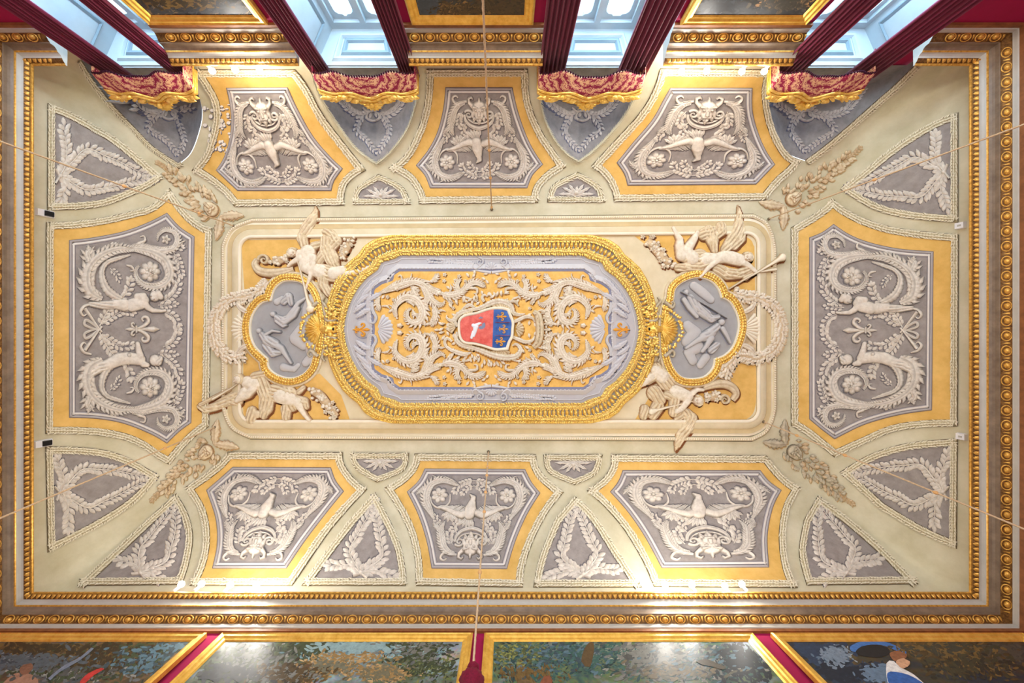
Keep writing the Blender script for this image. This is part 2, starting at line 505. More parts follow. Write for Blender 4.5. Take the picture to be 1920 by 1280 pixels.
    def relief(s, prims, step=1.1, hs=.75, sm=1):
        """one continuous sculpted surface from tapered limbs: (x,y,r, x,y,r ... ), base, fold"""
        segs = []
        for p in prims:
            pts, b, fo = p[0], (p[1] if len(p) > 1 else 0), (p[2] if len(p) > 2 else 0)
            pts = [pts[i:i+3] for i in range(0, len(pts), 3)]
            if len(pts) == 1: pts = pts * 2
            for A, B in zip(pts[:-1], pts[1:]): segs.append((A, B, b, fo))
        x0 = min(min(A[0]-A[2], B[0]-B[2]) for A, B, _, _ in segs) - 2; x1 = max(max(A[0]+A[2], B[0]+B[2]) for A, B, _, _ in segs) + 2
        y0 = min(min(A[1]-A[2], B[1]-B[2]) for A, B, _, _ in segs) - 2; y1 = max(max(A[1]+A[2], B[1]+B[2]) for A, B, _, _ in segs) + 2
        X, Y = np.meshgrid(np.arange(x0, x1, step), np.arange(y0, y1, step))
        Z = np.full(X.shape, -1.2); K = np.full(X.shape, .9)
        for A, B, b, fo in segs:
            ax, ay, ar = A; bx, by, br = B
            l2 = (bx-ax)**2 + (by-ay)**2
            t = np.clip(((X-ax)*(bx-ax)+(Y-ay)*(by-ay))/l2, 0, 1) if l2 > 0 else np.zeros_like(X)
            d = np.hypot(X-ax-t*(bx-ax), Y-ay-t*(by-ay)); r = ar + (br-ar)*t
            q = 1 - (d/np.maximum(r, .01))**2
            sd = ((X-ax)*(by-ay)-(Y-ay)*(bx-ax))/math.sqrt(l2+1)
            z = b + hs*np.minimum(r, 9)*np.sqrt(np.clip(q, 0, 1))
            if fo: z = z + fo*np.sin(sd*.95+t*3+ax)*np.clip(q*2, 0, 1)*1.25
            win = (q > 0) & (z > Z)
            e_ = np.clip(1.0 - (1-np.sqrt(np.clip(1-q, 0, 1)))*r/1.7, 0, 1)*.85
            if fo: e_ = np.maximum(e_, np.clip(-np.sin(sd*.95+t*3+ax)-.45, 0, 1)*.9)  # fold valleys painted darker, as shade
            K = np.where(win, e_, K); Z = np.where(win, z, Z)
        for _ in range(sm):
            Zp = np.pad(Z, 1, mode='edge')
            Zs = (Zp[1:-1, 1:-1]*4+Zp[:-2, 1:-1]+Zp[2:, 1:-1]+Zp[1:-1, :-2]+Zp[1:-1, 2:])/8
            Z = np.where(Z > -1, Zs, Z)
        M = Z > -1.1
        C = M[:-1, :-1] | M[1:, :-1] | M[:-1, 1:] | M[1:, 1:]
        use = np.zeros_like(M); use[:-1, :-1] |= C; use[1:, :-1] |= C; use[:-1, 1:] |= C; use[1:, 1:] |= C
        idx = -np.ones(X.shape, int); idx[use] = np.arange(use.sum()) + len(s.v)
        for i_, kv in enumerate(K[use].tolist()):
            if kv > .02: s.k[len(s.v)+i_] = kv
        s.v += list(zip(X[use].tolist(), Y[use].tolist(), Z[use].tolist()))
        jj, ii = np.nonzero(C)
        a, b_, c, d_ = idx[jj, ii], idx[jj, ii+1], idx[jj+1, ii+1], idx[jj+1, ii]
        s.f += list(zip(a.tolist(), b_.tolist(), c.tolist(), d_.tolist()))
    def obj(s, name, m, parent=None, surf=MAIN, T=None, h=0., sh=True, **k):
        if not s.v: return None
        v = np.array(s.v)
        if T: v[:, 0], v[:, 1] = T(v[:, 0], v[:, 1])
        v[:, 2] += h
        W = surf.map(v)
        if sh: add_shadow(parent, surf, v, s.f)
        o = mesh_obj(name, W, s.f, m, parent, **k)
        if s.k:
            a = np.zeros(len(s.v), np.float32)
            for i_, kv in s.k.items(): a[i_] = kv
            o.data.attributes.new('ink_shade', 'FLOAT', 'POINT').data.foreach_set('value', a)
        return o

# ------------------------------------------------------------------ leaf and bead copies that share mesh data
PROTO = {}
# Trompe-l'oeil: a flat dark copy of each ornament, shifted aside, paints its cast shadow.
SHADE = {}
def paint_shadows(t, dx, dy, m, h):
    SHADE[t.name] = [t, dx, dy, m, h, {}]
def add_shadow(parent, surf, v, f, T=None):
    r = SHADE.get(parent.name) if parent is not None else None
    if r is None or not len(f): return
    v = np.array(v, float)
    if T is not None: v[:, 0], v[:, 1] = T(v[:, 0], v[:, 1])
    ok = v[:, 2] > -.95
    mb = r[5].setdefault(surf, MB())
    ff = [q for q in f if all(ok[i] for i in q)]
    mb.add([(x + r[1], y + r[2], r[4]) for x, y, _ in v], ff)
def flush_shadows():
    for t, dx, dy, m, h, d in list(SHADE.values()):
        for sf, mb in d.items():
            W = sf.map(np.array(mb.v)); mesh_obj('painted_shadow', W, mb.f, m, t, kind='stuff')
def proto(kind, m):
    k = (kind, m)
    if k in PROTO: return PROTO[k]
    if kind == 'leaf':
        v = []; f = []
        prof = [(0, .05, .1), (.25, .55, .7), (.5, 1, 1.), (.78, .72, .8), (1, 0, .15)]
        for x, w, h in prof: v += [(x, w*.5, h*.35), (x, 0, h*.75), (x, -w*.5, h*.35)]
        # underside edge sunk in the surface
        n = len(v)
        v += [(x, w*.5, -.3) for x, w, h in prof] + [(x, -w*.5, -.3) for x, w, h in prof]
        for i in range(4):
            a = i*3
            f += [(a, a+1, a+4, a+3), (a+1, a+2, a+5, a+4), (n+i, a, a+3, n+i+1), (a+2, n+5+i, n+6+i, a+5)]
    elif kind == 'egg':
        v = [(0, 0, 1.)]; f = []
        N = 10
        for j, (r, z) in enumerate(((.5, .86), (.85, .5), (1., 0), (1., -.3))):
            for i in range(N):
                a = 2*PI*i/N; v.append((r*.5*math.cos(a), r*.5*math.sin(a), z))
        for i in range(N): f.append((0, 1+i, 1+(i+1) % N))
        for j in range(3):
            for i in range(N):
                a, b = 1+j*N+i, 1+j*N+(i+1) % N; f.append((a, a+N, b+N, b))
    me = bpy.data.meshes.new(kind); me.from_pydata(v, [], f); me.update()
    if kind == 'leaf':
        a = np.zeros(len(v), np.float32); a[:15] = [.45, .4, .45, .12, .3, .12, 0, .15, 0, .05, 0, .05, .25, .2, .25]; a[15:] = .8
        me.attributes.new('ink_shade', 'FLOAT', 'POINT').data.foreach_set('value', a)
    me.polygons.foreach_set('use_smooth', [True]*len(me.polygons))
    me.materials.append(MATS[m]); PROTO[k] = me
    return me
QUEUE = []
def leafi(parent, surf, px, py, ang, L, W, H=2.4, h0=0., m='relief', name='leaf', kind='leaf', T=None):
    if T:
        ex, ey = px + L*math.cos(ang), py + L*math.sin(ang)
        (a, b) = T(np.array([px, ex]), np.array([py, ey]))
        nL = math.hypot(a[1]-a[0], b[1]-b[0]); W *= nL/L; L = nL
        ang = math.atan2(b[1]-b[0], a[1]-a[0]); px, py = float(a[0]), float(b[0])
    QUEUE.append((parent, surf, px, py, ang, L, W, H, h0, m, name, kind))
    if parent.name in SHADE:
        ca, sa = math.cos(ang), math.sin(ang)
        add_shadow(parent, surf, [(px+L*a*ca-W*b*sa, py+L*a*sa+W*b*ca, 1.) for a, b in ((0, 0), (.3, .5), (.7, .45), (1, 0), (.7, -.45), (.3, -.5))], [(0, 1, 2, 3, 4, 5)])
def flush():
    for sf in {q[1] for q in QUEUE}:
        Q = [q for q in QUEUE if q[1] is sf]
        a = np.array([[q[2], q[3], q[4], q[5], q[6]] for q in Q])
        p, n = sf.PN(a[:, 0], a[:, 1])
        ca, sa = np.cos(a[:, 2]), np.sin(a[:, 2]); e = 2.
        D = (sf.P(a[:, 0]+ca*e, a[:, 1]+sa*e) - p) / e
        S = (sf.P(a[:, 0]-sa*e, a[:, 1]+ca*e) - p) / e
        D -= n*np.sum(D*n, 1, keepdims=True); lD = np.linalg.norm(D, axis=1); D /= lD[:, None]
        lS = np.linalg.norm(S - D*np.sum(S*D, 1, keepdims=True), axis=1)
        Sx = np.cross(n, D)
        for i, q in enumerate(Q):
            par = q[0]; me = proto(q[11], q[9])
            o = bpy.data.objects.new(q[10], me)
            b = np.array(par['_b'])
            loc = p[i] + n[i]*q[8]*.0085 - b
            R = Matrix(np.stack([D[i], Sx[i], n[i]], 1).tolist()).to_4x4()
            o.parent = par
            o.matrix_basis = Matrix.Translation(Vector(loc)) @ R @ Matrix.Diagonal((q[5]*lD[i], q[6]*lS[i], q[7]*.0085, 1))
            COL.objects.link(o)
    QUEUE.clear()

def sprig(parent, surf, pts, L=13, W=6, pitch=7, m='relief', H=2.6, T=None, stem=1.1, spread=.65, ends=True, name='leaf', grow=(1, 1), pair=True, stemmat=None):
    P = resample(np.array(catmull(pts, 2.5)), 1.5)
    mb = MB(); mb.tube(P, [stem, stem*.8, stem*.4], H*.55, h0=-.4, step=2.5)
    mb.obj('stem', stemmat or m, parent, surf, T)
    n = len(P); k = max(1, int(pitch/1.5)); sgn = 1
    for i in range(k//2, n-1, k):
        d = P[min(i+1, n-1)] - P[i-1]; a = math.atan2(d[1], d[0]); t = i/n
        g_ = grow[0] + (grow[1]-grow[0])*t
        for q in ((1, -1) if pair else (sgn,)):
            leafi(parent, surf, P[i][0], P[i][1], a + q*(spread+random.uniform(-.12, .12)), L*g_*random.uniform(.88, 1.1), W*g_, H*random.uniform(.85, 1.2), 0, m, name, T=T)
        sgn = -sgn
    if ends:
        d = P[-1]-P[-3]; a = math.atan2(d[1], d[0])
        leafi(parent, surf, P[-2][0], P[-2][1], a, L*grow[1], W*grow[1], H, 0, m, name, T=T)

# ------------------------------------------------------------------ LUNETTES over the windows: outline of each small cross vault
LUN = [
 "152,112c 175,150 212,197 250,237 287,275 335,307c 357,287 372,250 379,212 370,172 357,145 345,124c",
 "582,118c 590,150 605,185 630,225 667,275 706,305c 730,285 760,245 775,205 781,175 781,140 778,118c",
 "1009,116c 1010,140 1014,180 1022,220 1042,262 1065,288 1085,301c 1110,282 1145,247 1175,207 1192,170 1207,140 1219,117c",
 "1459,126c 1442,160 1441,190 1447,225 1460,260 1477,287 1510,301c 1545,275 1590,237 1635,197 1675,162 1700,138 1716,122c"]
lun_px, lun_xyz, LSURF = [], [], []
for t in LUN:
    P = curve(t, False, 4.)
    W = MAIN.P(P[:, 0], P[:, 1])
    k = int(np.argmax(P[:, 1]))
    # close the outline behind, on the wall line
    lun_px.append(P); lun_xyz.append(W)
    xl, zl = W[:k+1, 0], W[:k+1, 2]; xr, zr = W[k:, 0], W[k:, 2]
    def H(x, y, xl=xl, zl=zl, xr=xr, zr=zr):
        o1 = np.argsort(xl); o2 = np.argsort(xr); xa = xl.max()
        return np.where(x <= xa, np.interp(x, xl[o1], zl[o1]), np.interp(x, xr[o2], zr[o2]))
    LSURF.append(Surf(H))

def build_ceiling():
    X = np.arange(XW0, XW1+.01, .11); Y = np.arange(YW0, YW1+.01, .11)
    rect = [(XW0, YW0)]
    polys = []
    for W in lun_xyz:
        Q = [(float(W[0, 0]), YW0)] + [(float(a), float(b)) for a, b, c in W] + [(float(W[-1, 0]), YW0)]
        polys.append(np.array(Q))
    # outline of the vault in plan, with a bay cut out at each window
    out = [(XW0, YW0)]
    for Q in polys: out += [tuple(q) for q in Q]
    out += [(XW1, YW0), (XW1, YW1), (XW0, YW1)]
    out = np.array(out)
    gx, gy = np.meshgrid(X[1:-1], Y[1:-1]); G = np.stack([gx.ravel(), gy.ravel()], 1)
    ex = []   # denser rows close to the walls where the cove is steep
    for d in (.008, .016, .028, .042, .06, .085, .14, .165, .195, .25, .28, .31, .36, .39):
        ex += [(x, YW1-d) for x in X[1:-1]] + [(x, YW0+d) for x in X[1:-1]] + [(XW0+d, y) for y in Y[1:-1]] + [(XW1-d, y) for y in Y[1:-1]]
    G = np.vstack([G, np.array(ex)])
    G = G[inside(offset(orient(out), .012), G)]
    pts = [Vector(p) for p in out] + [Vector(p) for p in G]
    res = delaunay_2d_cdt(pts, [], [list(range(len(out)))], 1, 1e-5)
    q = np.array([tuple(p) for p in res[0]])
    z = Hc(q[:, 0], q[:, 1]) + .012
    c = mesh_obj('ceiling', np.column_stack([q, z]), [tuple(f) for f in res[2]], 'plaster', kind='structure')
    # the small vaults: horizontal barrels running from the rim back to the window wall
    for i, W in enumerate(lun_xyz):
        a = W; b = W.copy(); b[:, 1] = YW0 - .02
        n = len(a); v = np.vstack([a, b]); f = [(k, k+1, n+k+1, n+k) for k in range(n-1)]
        o = mesh_obj('lunette_vault', v, f, 'grey_dark', parent=c)
        # tympanum wall behind the pelmet
        m_ = mesh_obj('lunette_wall', np.vstack([b, np.column_stack([b[:, 0], b[:, 1], np.full(n, 6.08)])]), f, 'grey_dark', parent=c, smooth=False)
    return c
CEIL = build_ceiling()

def box(v0, v1):
    x0, y0, z0 = v0; x1, y1, z1 = v1
    v = [(x0, y0, z0), (x1, y0, z0), (x1, y1, z0), (x0, y1, z0), (x0, y0, z1), (x1, y0, z1), (x1, y1, z1), (x0, y1, z1)]
    f = [(0, 3, 2, 1), (4, 5, 6, 7), (0, 1, 5, 4), (1, 2, 6, 5), (2, 3, 7, 6), (3, 0, 4, 7)]
    return v, f
def boxes(name, lst, m, parent=None, **k):
    V = []; Fc = []
    for a, b in lst:
        v, f = box(a, b); o = len(V); V += v; Fc += [tuple(i+o for i in q) for q in f]
    return mesh_obj(name, V, Fc, m, parent, smooth=False, **k)

ZB = -1.5
boxes('wall_back', [((XW0-.3, YW1, ZB), (XW1+.3, YW1+.3, Z0+.02))], 'crimson', kind='structure')
boxes('wall_left', [((XW0-.3, YW0-.7, ZB), (XW0, YW1, Z0+.02))], 'crimson', kind='structure')
boxes('wall_right', [((XW1, YW0-.7, ZB), (XW1+.3, YW1, Z0+.02))], 'crimson', kind='structure')
edges = [XW0]
for c, w in zip(WIN_C, WIN_W): edges += [c-w/2, c+w/2]
edges.append(XW1)
segs = [(edges[i], edges[i+1]) for i in range(0, 10, 2)]
boxes('wall_front', [((a, YW0-.6, ZB), (b, YW0, Z0+.02)) for a, b in segs] + [((a, YW0-.6, Z0+.02), (b, YW0-.03, 7.2)) for a, b in segs] +
      [((c-w/2-.02, YW0-.6, 6.13), (c+w/2+.02, YW0-.03, 7.2)) for c, w in zip(WIN_C, WIN_W)], 'crimson', kind='structure')

# ------------------------------------------------------------------ windows
def build_window(i):
    c, w = WIN_C[i], WIN_W[i]; y0, y1 = YW0+.0, YW0-.55; zs = 6.10
    b = thing('window_%d' % (i+1), None, None, (c, y1, 3.6), kind='structure')
    xl, xr = c-w/2, c+w/2; bl, br = xl+.24, xr-.24
    for (xa, xb) in ((xl, bl), (xr, br)):
        v = [(xa, y0, ZB), (xb, y1, ZB), (xb, y1, zs), (xa, y0, zs)]
        mesh_obj('jamb', v, [(0, 1, 2, 3)], 'pale_blue', b, smooth=False)
        # raised panel moulding on the jamb
        s = 1 if xb > xa else -1
        def J(t, z, o): return (xa+(xb-xa)*t + s*o, y0+(y1-y0)*t, z)
        mv = []; mf = []
        for (t0, t1, z0, z1) in ((.16, .84, 1.2, 5.90),):
            for k, (g0, o0) in enumerate(((0, 0.004), (.02, .022), (.04, .004))):
                mv += [J(t0+g0*2, z0+g0, o0), J(t1-g0*2, z0+g0, o0), J(t1-g0*2, z1-g0, o0), J(t0+g0*2, z1-g0, o0)]
            for k in range(2):
                for j in range(4): mf.append((k*4+j, k*4+(j+1) % 4, (k+1)*4+(j+1) % 4, (k+1)*4+j))
        mesh_obj('jamb_moulding', mv, mf, 'pale_blue_line', b, smooth=False)
    mesh_obj('soffit', [(xl, y0, zs), (xr, y0, zs), (br, y1, zs), (bl, y1, zs)], [(0, 1, 2, 3)], 'pale_blue', b, smooth=False)
    # soffit panel with stepped moulding
    def S(u, v, o):
        y = y0+(y1-y0)*v; q = .24*v; return (xl+q+(w-2*q)*u, y, zs-o)
    for nm, (u0, u1, v0, v1), m_ in (('soffit_moulding', (.14, .86, .16, .84), 'pale_blue'), ('soffit_panel_line', (.22, .78, .3, .72), 'pale_blue_line')):
        mv = []; mf = []
        d = .02
        for g0, o0 in ((0, .002), (d, .03), (d*2, .03), (d*3, .004)):
            mv += [S(u0+g0, v0+g0*2, o0), S(u1-g0, v0+g0*2, o0), S(u1-g0, v1-g0*2, o0), S(u0+g0, v1-g0*2, o0)]
        for k in range(3):
            for j in range(4): mf.append((k*4+j, k*4+(j+1) % 4, (k+1)*4+(j+1) % 4, (k+1)*4+j))
        mesh_obj(nm, mv, mf, m_, b, smooth=False)
    # fixed frame + two casements with curved top corners
    t = .05
    boxes('window_frame', [((bl-.02, y1-.06, 5.98), (br+.02, y1+.03, zs)), ((bl-.02, y1-.06, ZB+.8), (bl+.05, y1+.03, 5.98)), ((br-.05, y1-.06, ZB+.8), (br+.02, y1+.03, 5.98)),
                           ((c-.035, y1-.05, ZB+.8), (c+.035, y1+.05, 5.98))], 'pale_blue', b)
    for sd in (-1, 1):
        xa, xb = (bl+.05, c-.035) if sd < 0 else (c+.035, br-.05)
        out = [(xa, 1.4), (xb, 1.4), (xb, 5.98), (xa, 5.98)]
        r = .09; m2 = .055
        inn = [(xa+m2, 1.45), (xb-m2, 1.45)]
        inn += [(xb-m2, 5.90-r)] + [(xb-m2-r*(1-math.cos(a)), 5.90-r+r*math.sin(a)) for a in (.5, 1.0)] + [(xb-m2-r, 5.90), (xb-m2-r*1.2, 5.925)]
        inn += [(xa+m2+r*1.2, 5.925), (xa+m2+r, 5.90)] + [(xa+m2+r*(1-math.cos(a)), 5.90-r+r*math.sin(a)) for a in (1.0, .5)] + [(xa+m2, 5.90-r)]
        pts = [Vector(p) for p in out] + [Vector(p) for p in inn]
        n = len(inn)
        res = delaunay_2d_cdt(pts, [], [[0, 1, 2, 3], list(range(4, 4+n))], 0, 1e-5)
        q = np.array([tuple(p) for p in res[0]])
        fs = [f for f in res[2] if not inside(np.array(inn), np.array([q[list(f)].mean(0)]))[0]]
        v = [(a, y1-.02, z) for a, z in q] + [(a, y1-.06, z) for a, z in q]; m3 = len(q)
        f2 = [tuple(f) for f in fs] + [(4+k, 4+(k+1) % n, 4+(k+1) % n+m3, 4+k+m3) for k in range(n)]
        cs = mesh_obj('casement', v, f2, 'pale_blue', b, smooth=False)
        mesh_obj('pane', [(xa+.04, y1-.045, 1.42), (xb-.04, y1-.045, 1.42), (xb-.04, y1-.045, 5.95), (xa+.04, y1-.045, 5.95)], [(0, 1, 2, 3)], 'glass', cs, smooth=False)
    boxes('handle', [((c-.012, y1+.05, 4.6), (c+.012, y1+.08, 4.9)), ((c-.03, y1+.05, 4.72), (c+.03, y1+.075, 4.76))], 'corn_white', b)
    return b
for i in range(4): build_window(i)

# ------------------------------------------------------------------ cornice
BANDS = [  # (d, z) inwards from the wall, per band with its material and name
 ('fillet', 'corn_red', [(0, 5.235), (.03, 5.235), (.032, 5.25), (.034, 5.278)]),
 ('white_moulding', 'corn_white', [(.034, 5.278), (.045, 5.285), (.047, 5.32), (.05, 5.335)]),
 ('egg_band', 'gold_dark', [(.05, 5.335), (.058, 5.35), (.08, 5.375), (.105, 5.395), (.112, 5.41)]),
 ('fascia', 'corn_brown', [(.112, 5.41), (.122, 5.415), (.124, 5.455), (.135, 5.48), (.155, 5.498)]),
 ('gilt_fillet', 'gold_old', [(.155, 5.498), (.166, 5.50), (.17, 5.512)]),
 ('cyma', 'corn_white', [(.17, 5.512), (.176, 5.53), (.19, 5.548), (.21, 5.558)]),
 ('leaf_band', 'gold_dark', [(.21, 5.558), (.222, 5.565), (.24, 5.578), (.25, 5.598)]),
 ('gilt_lip', 'gold_old', [(.25, 5.598), (.266, 5.60), (.27, 5.612), (.268, 5.625), (0, 5.63)])]
def cornice(n, side, s0, s1, m0, m1):
    """side: 'B','F','L','R'; s0,s1 along the wall; m = 1 mitred at a corner, 0 cut square"""
    def W(s, d, z):
        return {'B': (s, YW1-d, z), 'F': (s, YW0+d, z), 'L': (XW0+d, s, z), 'R': (XW1-d, s, z)}[side]
    mid = W((s0+s1)/2, 0, 5.3)
    b = thing('trim_%d' % n, None, None, mid, kind='structure')
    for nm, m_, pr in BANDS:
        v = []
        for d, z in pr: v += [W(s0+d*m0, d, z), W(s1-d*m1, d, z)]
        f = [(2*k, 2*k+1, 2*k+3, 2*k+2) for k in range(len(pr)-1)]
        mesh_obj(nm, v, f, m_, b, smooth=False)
    for (s, mm, sg) in ((s0, m0, 1), (s1, m1, -1)):
        if mm: continue
        pr = [p for _, _, q in BANDS for p in q[:-1]] + [(.268, 5.625), (0, 5.63)]
        v = [W(s, d, z) for d, z in pr]
        # a fan of triangles back to the wall line
        v += [W(s, 0, z) for d, z in pr]; k = len(pr)
        mesh_obj('cornice_return', v, [(j, j+1, k+j+1, k+j) for j in range(k-1)], 'corn_white', b, smooth=False)
    # eggs: each one a piece of its own
    pitch = .176; n_e = max(1, int((abs(s1-s0) - .1*(m0+m1))/pitch)); off = (abs(s1-s0)-n_e*pitch)/2
    eg = proto('egg', 'gold_old'); dm = MB()
    nrm = Vector({'B': (0, -.62, -.78), 'F': (0, .62, -.78), 'L': (.62, 0, -.78), 'R': (-.62, 0, -.78)}[side])
    al = Vector((1, 0, 0)) if side in 'BF' else Vector((0, 1, 0))
    sx = nrm.cross(al)
    R = Matrix((al, sx, nrm)).transposed().to_4x4()
    V = []; Fc = []
    def ring(s, rx, ry, w, hgt):
        ctr = Vector(W(s, .082, 5.37)); o = len(V); N = 16
        for k in range(N):
            a = PI*.0 + 2*PI*k/N
            for (q, hh) in ((1, 0), (1+w/2, hgt), (1+w, 0)):
                V.append(tuple(ctr + al*(rx*q*math.cos(a)) + sx*(ry*q*math.sin(a)) + nrm*hh))
        for k in range(N):
            k2 = (k+1) % N
            for j in range(2): Fc.append((o+k*3+j, o+k2*3+j, o+k2*3+j+1, o+k*3+j+1))
    for k in range(n_e):
        s = min(s0, s1)+off+pitch*(k+.5)
        o = bpy.data.objects.new('egg', eg); o.parent = b
        o.matrix_basis = Matrix.Translation(Vector(W(s, .078, 5.366))-Vector(mid)) @ R @ Matrix.Diagonal((.075, .062, .03, 1))
        COL.objects.link(o)
        ring(s, .05, .037, .30, .012)
        # dart between the eggs
        c0 = Vector(W(s+pitch/2, .082, 5.37)); o2 = len(V)
        V.extend([tuple(c0+sx*.03+al*.012), tuple(c0+sx*.03-al*.012), tuple(c0-sx*.034), tuple(c0+nrm*.02+sx*.01)])
        Fc.extend([(o2, o2+1, o2+3), (o2+1, o2+2, o2+3), (o2+2, o2, o2+3)])
    mesh_obj('egg_surround', V, Fc, 'gold_old', b, kind='stuff')
    # leaf-and-tongue band above: small pieces, one joined part
    V = []; Fc = []; p2 = .062
    n2 = int(abs(s1-s0-.4*(m0+m1)*.5)/p2); of = (abs(s1-s0)-n2*p2)/2
    for k in range(n2):
        s = min(s0, s1)+of+p2*(k+.5); c0 = Vector(W(s, .232, 5.575)); o2 = len(V)
        for a_, b_, h_ in ((-.5, .9, .0), (-.42, -.2, .008), (0, -1, .004), (.42, -.2, .008), (.5, .9, 0), (0, .95, .014), (0, 0, .022)):
            V.append(tuple(c0 + al*(a_*.048) + sx*(b_*.026) + nrm*(h_+.004)))
        Fc.extend([(o2+i, o2+(i+1) % 6, o2+6) for i in range(6)])
    mesh_obj('leaf_tongues', V, Fc, 'gold_old', b, kind='stuff')
    return b
cornice(1, 'B', XW0, XW1, 1, 1)
cornice(2, 'L', YW0, YW1, 1, 1)
cornice(3, 'R', YW0, YW1, 1, 1)
cornice(4, 'F', segs[0][0], segs[0][1], 1, 0)
for k in (1, 2, 3): cornice(4+k, 'F', segs[k][0], segs[k][1], 0, 0)
cornice(8, 'F', segs[4][0], segs[4][1], 0, 1)

# ------------------------------------------------------------------ borders and panels
def garland_border(parent, P, closed=True, w=11., surf=MAIN, m='garland', ml='garland_leaf', ink_shade=True, pitch=5.6):
    mb = MB(); q = w/11
    mb.strip(P, [(0, 0), (1.4*q, 1.6), (3.6*q, 3.0), (5.5*q, 3.4), (7.4*q, 3.0), (9.6*q, 1.6), (11*q, 0)], closed)
    mb.obj('laurel_border', m, parent, surf)
    if ink_shade:
        mb = MB(); mb.strip(P, [(-1.3, .25), (0.1, .3)], closed); mb.strip(offset(P, w, closed), [(-.1, .55), (1.2, .5)], closed)
        mb.obj('border_outline', 'ink_shade', parent, surf)
    C = resample(offset(P, w*.5, closed), pitch, closed); mb = MB()
    n = len(C)
    for i in range(n if closed else n-1):
        d = C[(i+1) % n]-C[i]; a = math.atan2(d[1], d[0])
        for s, o in ((1, w*.30), (-1, w*.30), (0, 0)):
            x = C[i][0]-math.sin(a)*s*o; y = C[i][1]+math.cos(a)*s*o
            mb.leaf(x, y, pitch*1.75, w*.15, a+s*.34+random.uniform(-.14, .14), 1.6, 3.1 if s == 0 else 2.2)
    mb.obj('laurel_leaves', ml, parent, surf, kind='stuff')

def field(parent, P, m, h, name, surf=MAIN, step=9.):
    mb = MB(); mb.fill(P, h, step); return mb.obj(name, m, parent, surf)
def moulding(parent, Q, surf=MAIN, k=1.22):
    mb = MB(); mb.strip(Q, [(0, .3), (.2, 2.2), (2.6*k, 2.6), (2.7*k, 1.6), (3.4*k, 1.5)]); mb.strip(Q, [(7.2*k, 1.5), (7.4*k, 1.1), (8.6*k, 1.0)])
    mb.obj('panel_moulding', 'mould', parent, surf)
    mb = MB(); mb.strip(Q, [(4.2*k, 1.4), (4.3*k, 2.3), (7.2*k, 1.7)]); mb.obj('panel_moulding_inner', 'mould_light', parent, surf)
    mb = MB(); mb.strip(Q, [(3.4*k, 1.5), (4.1*k, 1.4)]); mb.strip(Q, [(8.6*k, 1.1), (9.3*k, .95)]); mb.strip(Q, [(-1.0, .7), (0, .75)])
    mb.obj('moulding_line', 'line', parent, surf)
def panel(name, label, G, Q, group=None, ym='yellow', sh=(1.3, 1.5)):
    G = curve(G, True); Q = curve(Q, True)
    c = G.mean(0)
    t = thing(name, label, 'fresco', at(*c), group)
    garland_border(t, G)
    field(t, offset(G, 10.5), ym, .35, 'yellow_field')
    moulding(t, Q)
    field(t, offset(Q, 10.8), 'grey', .9, 'grey_field')
    paint_shadows(t, *sh, 'shade_grey', 1.15)
    return t

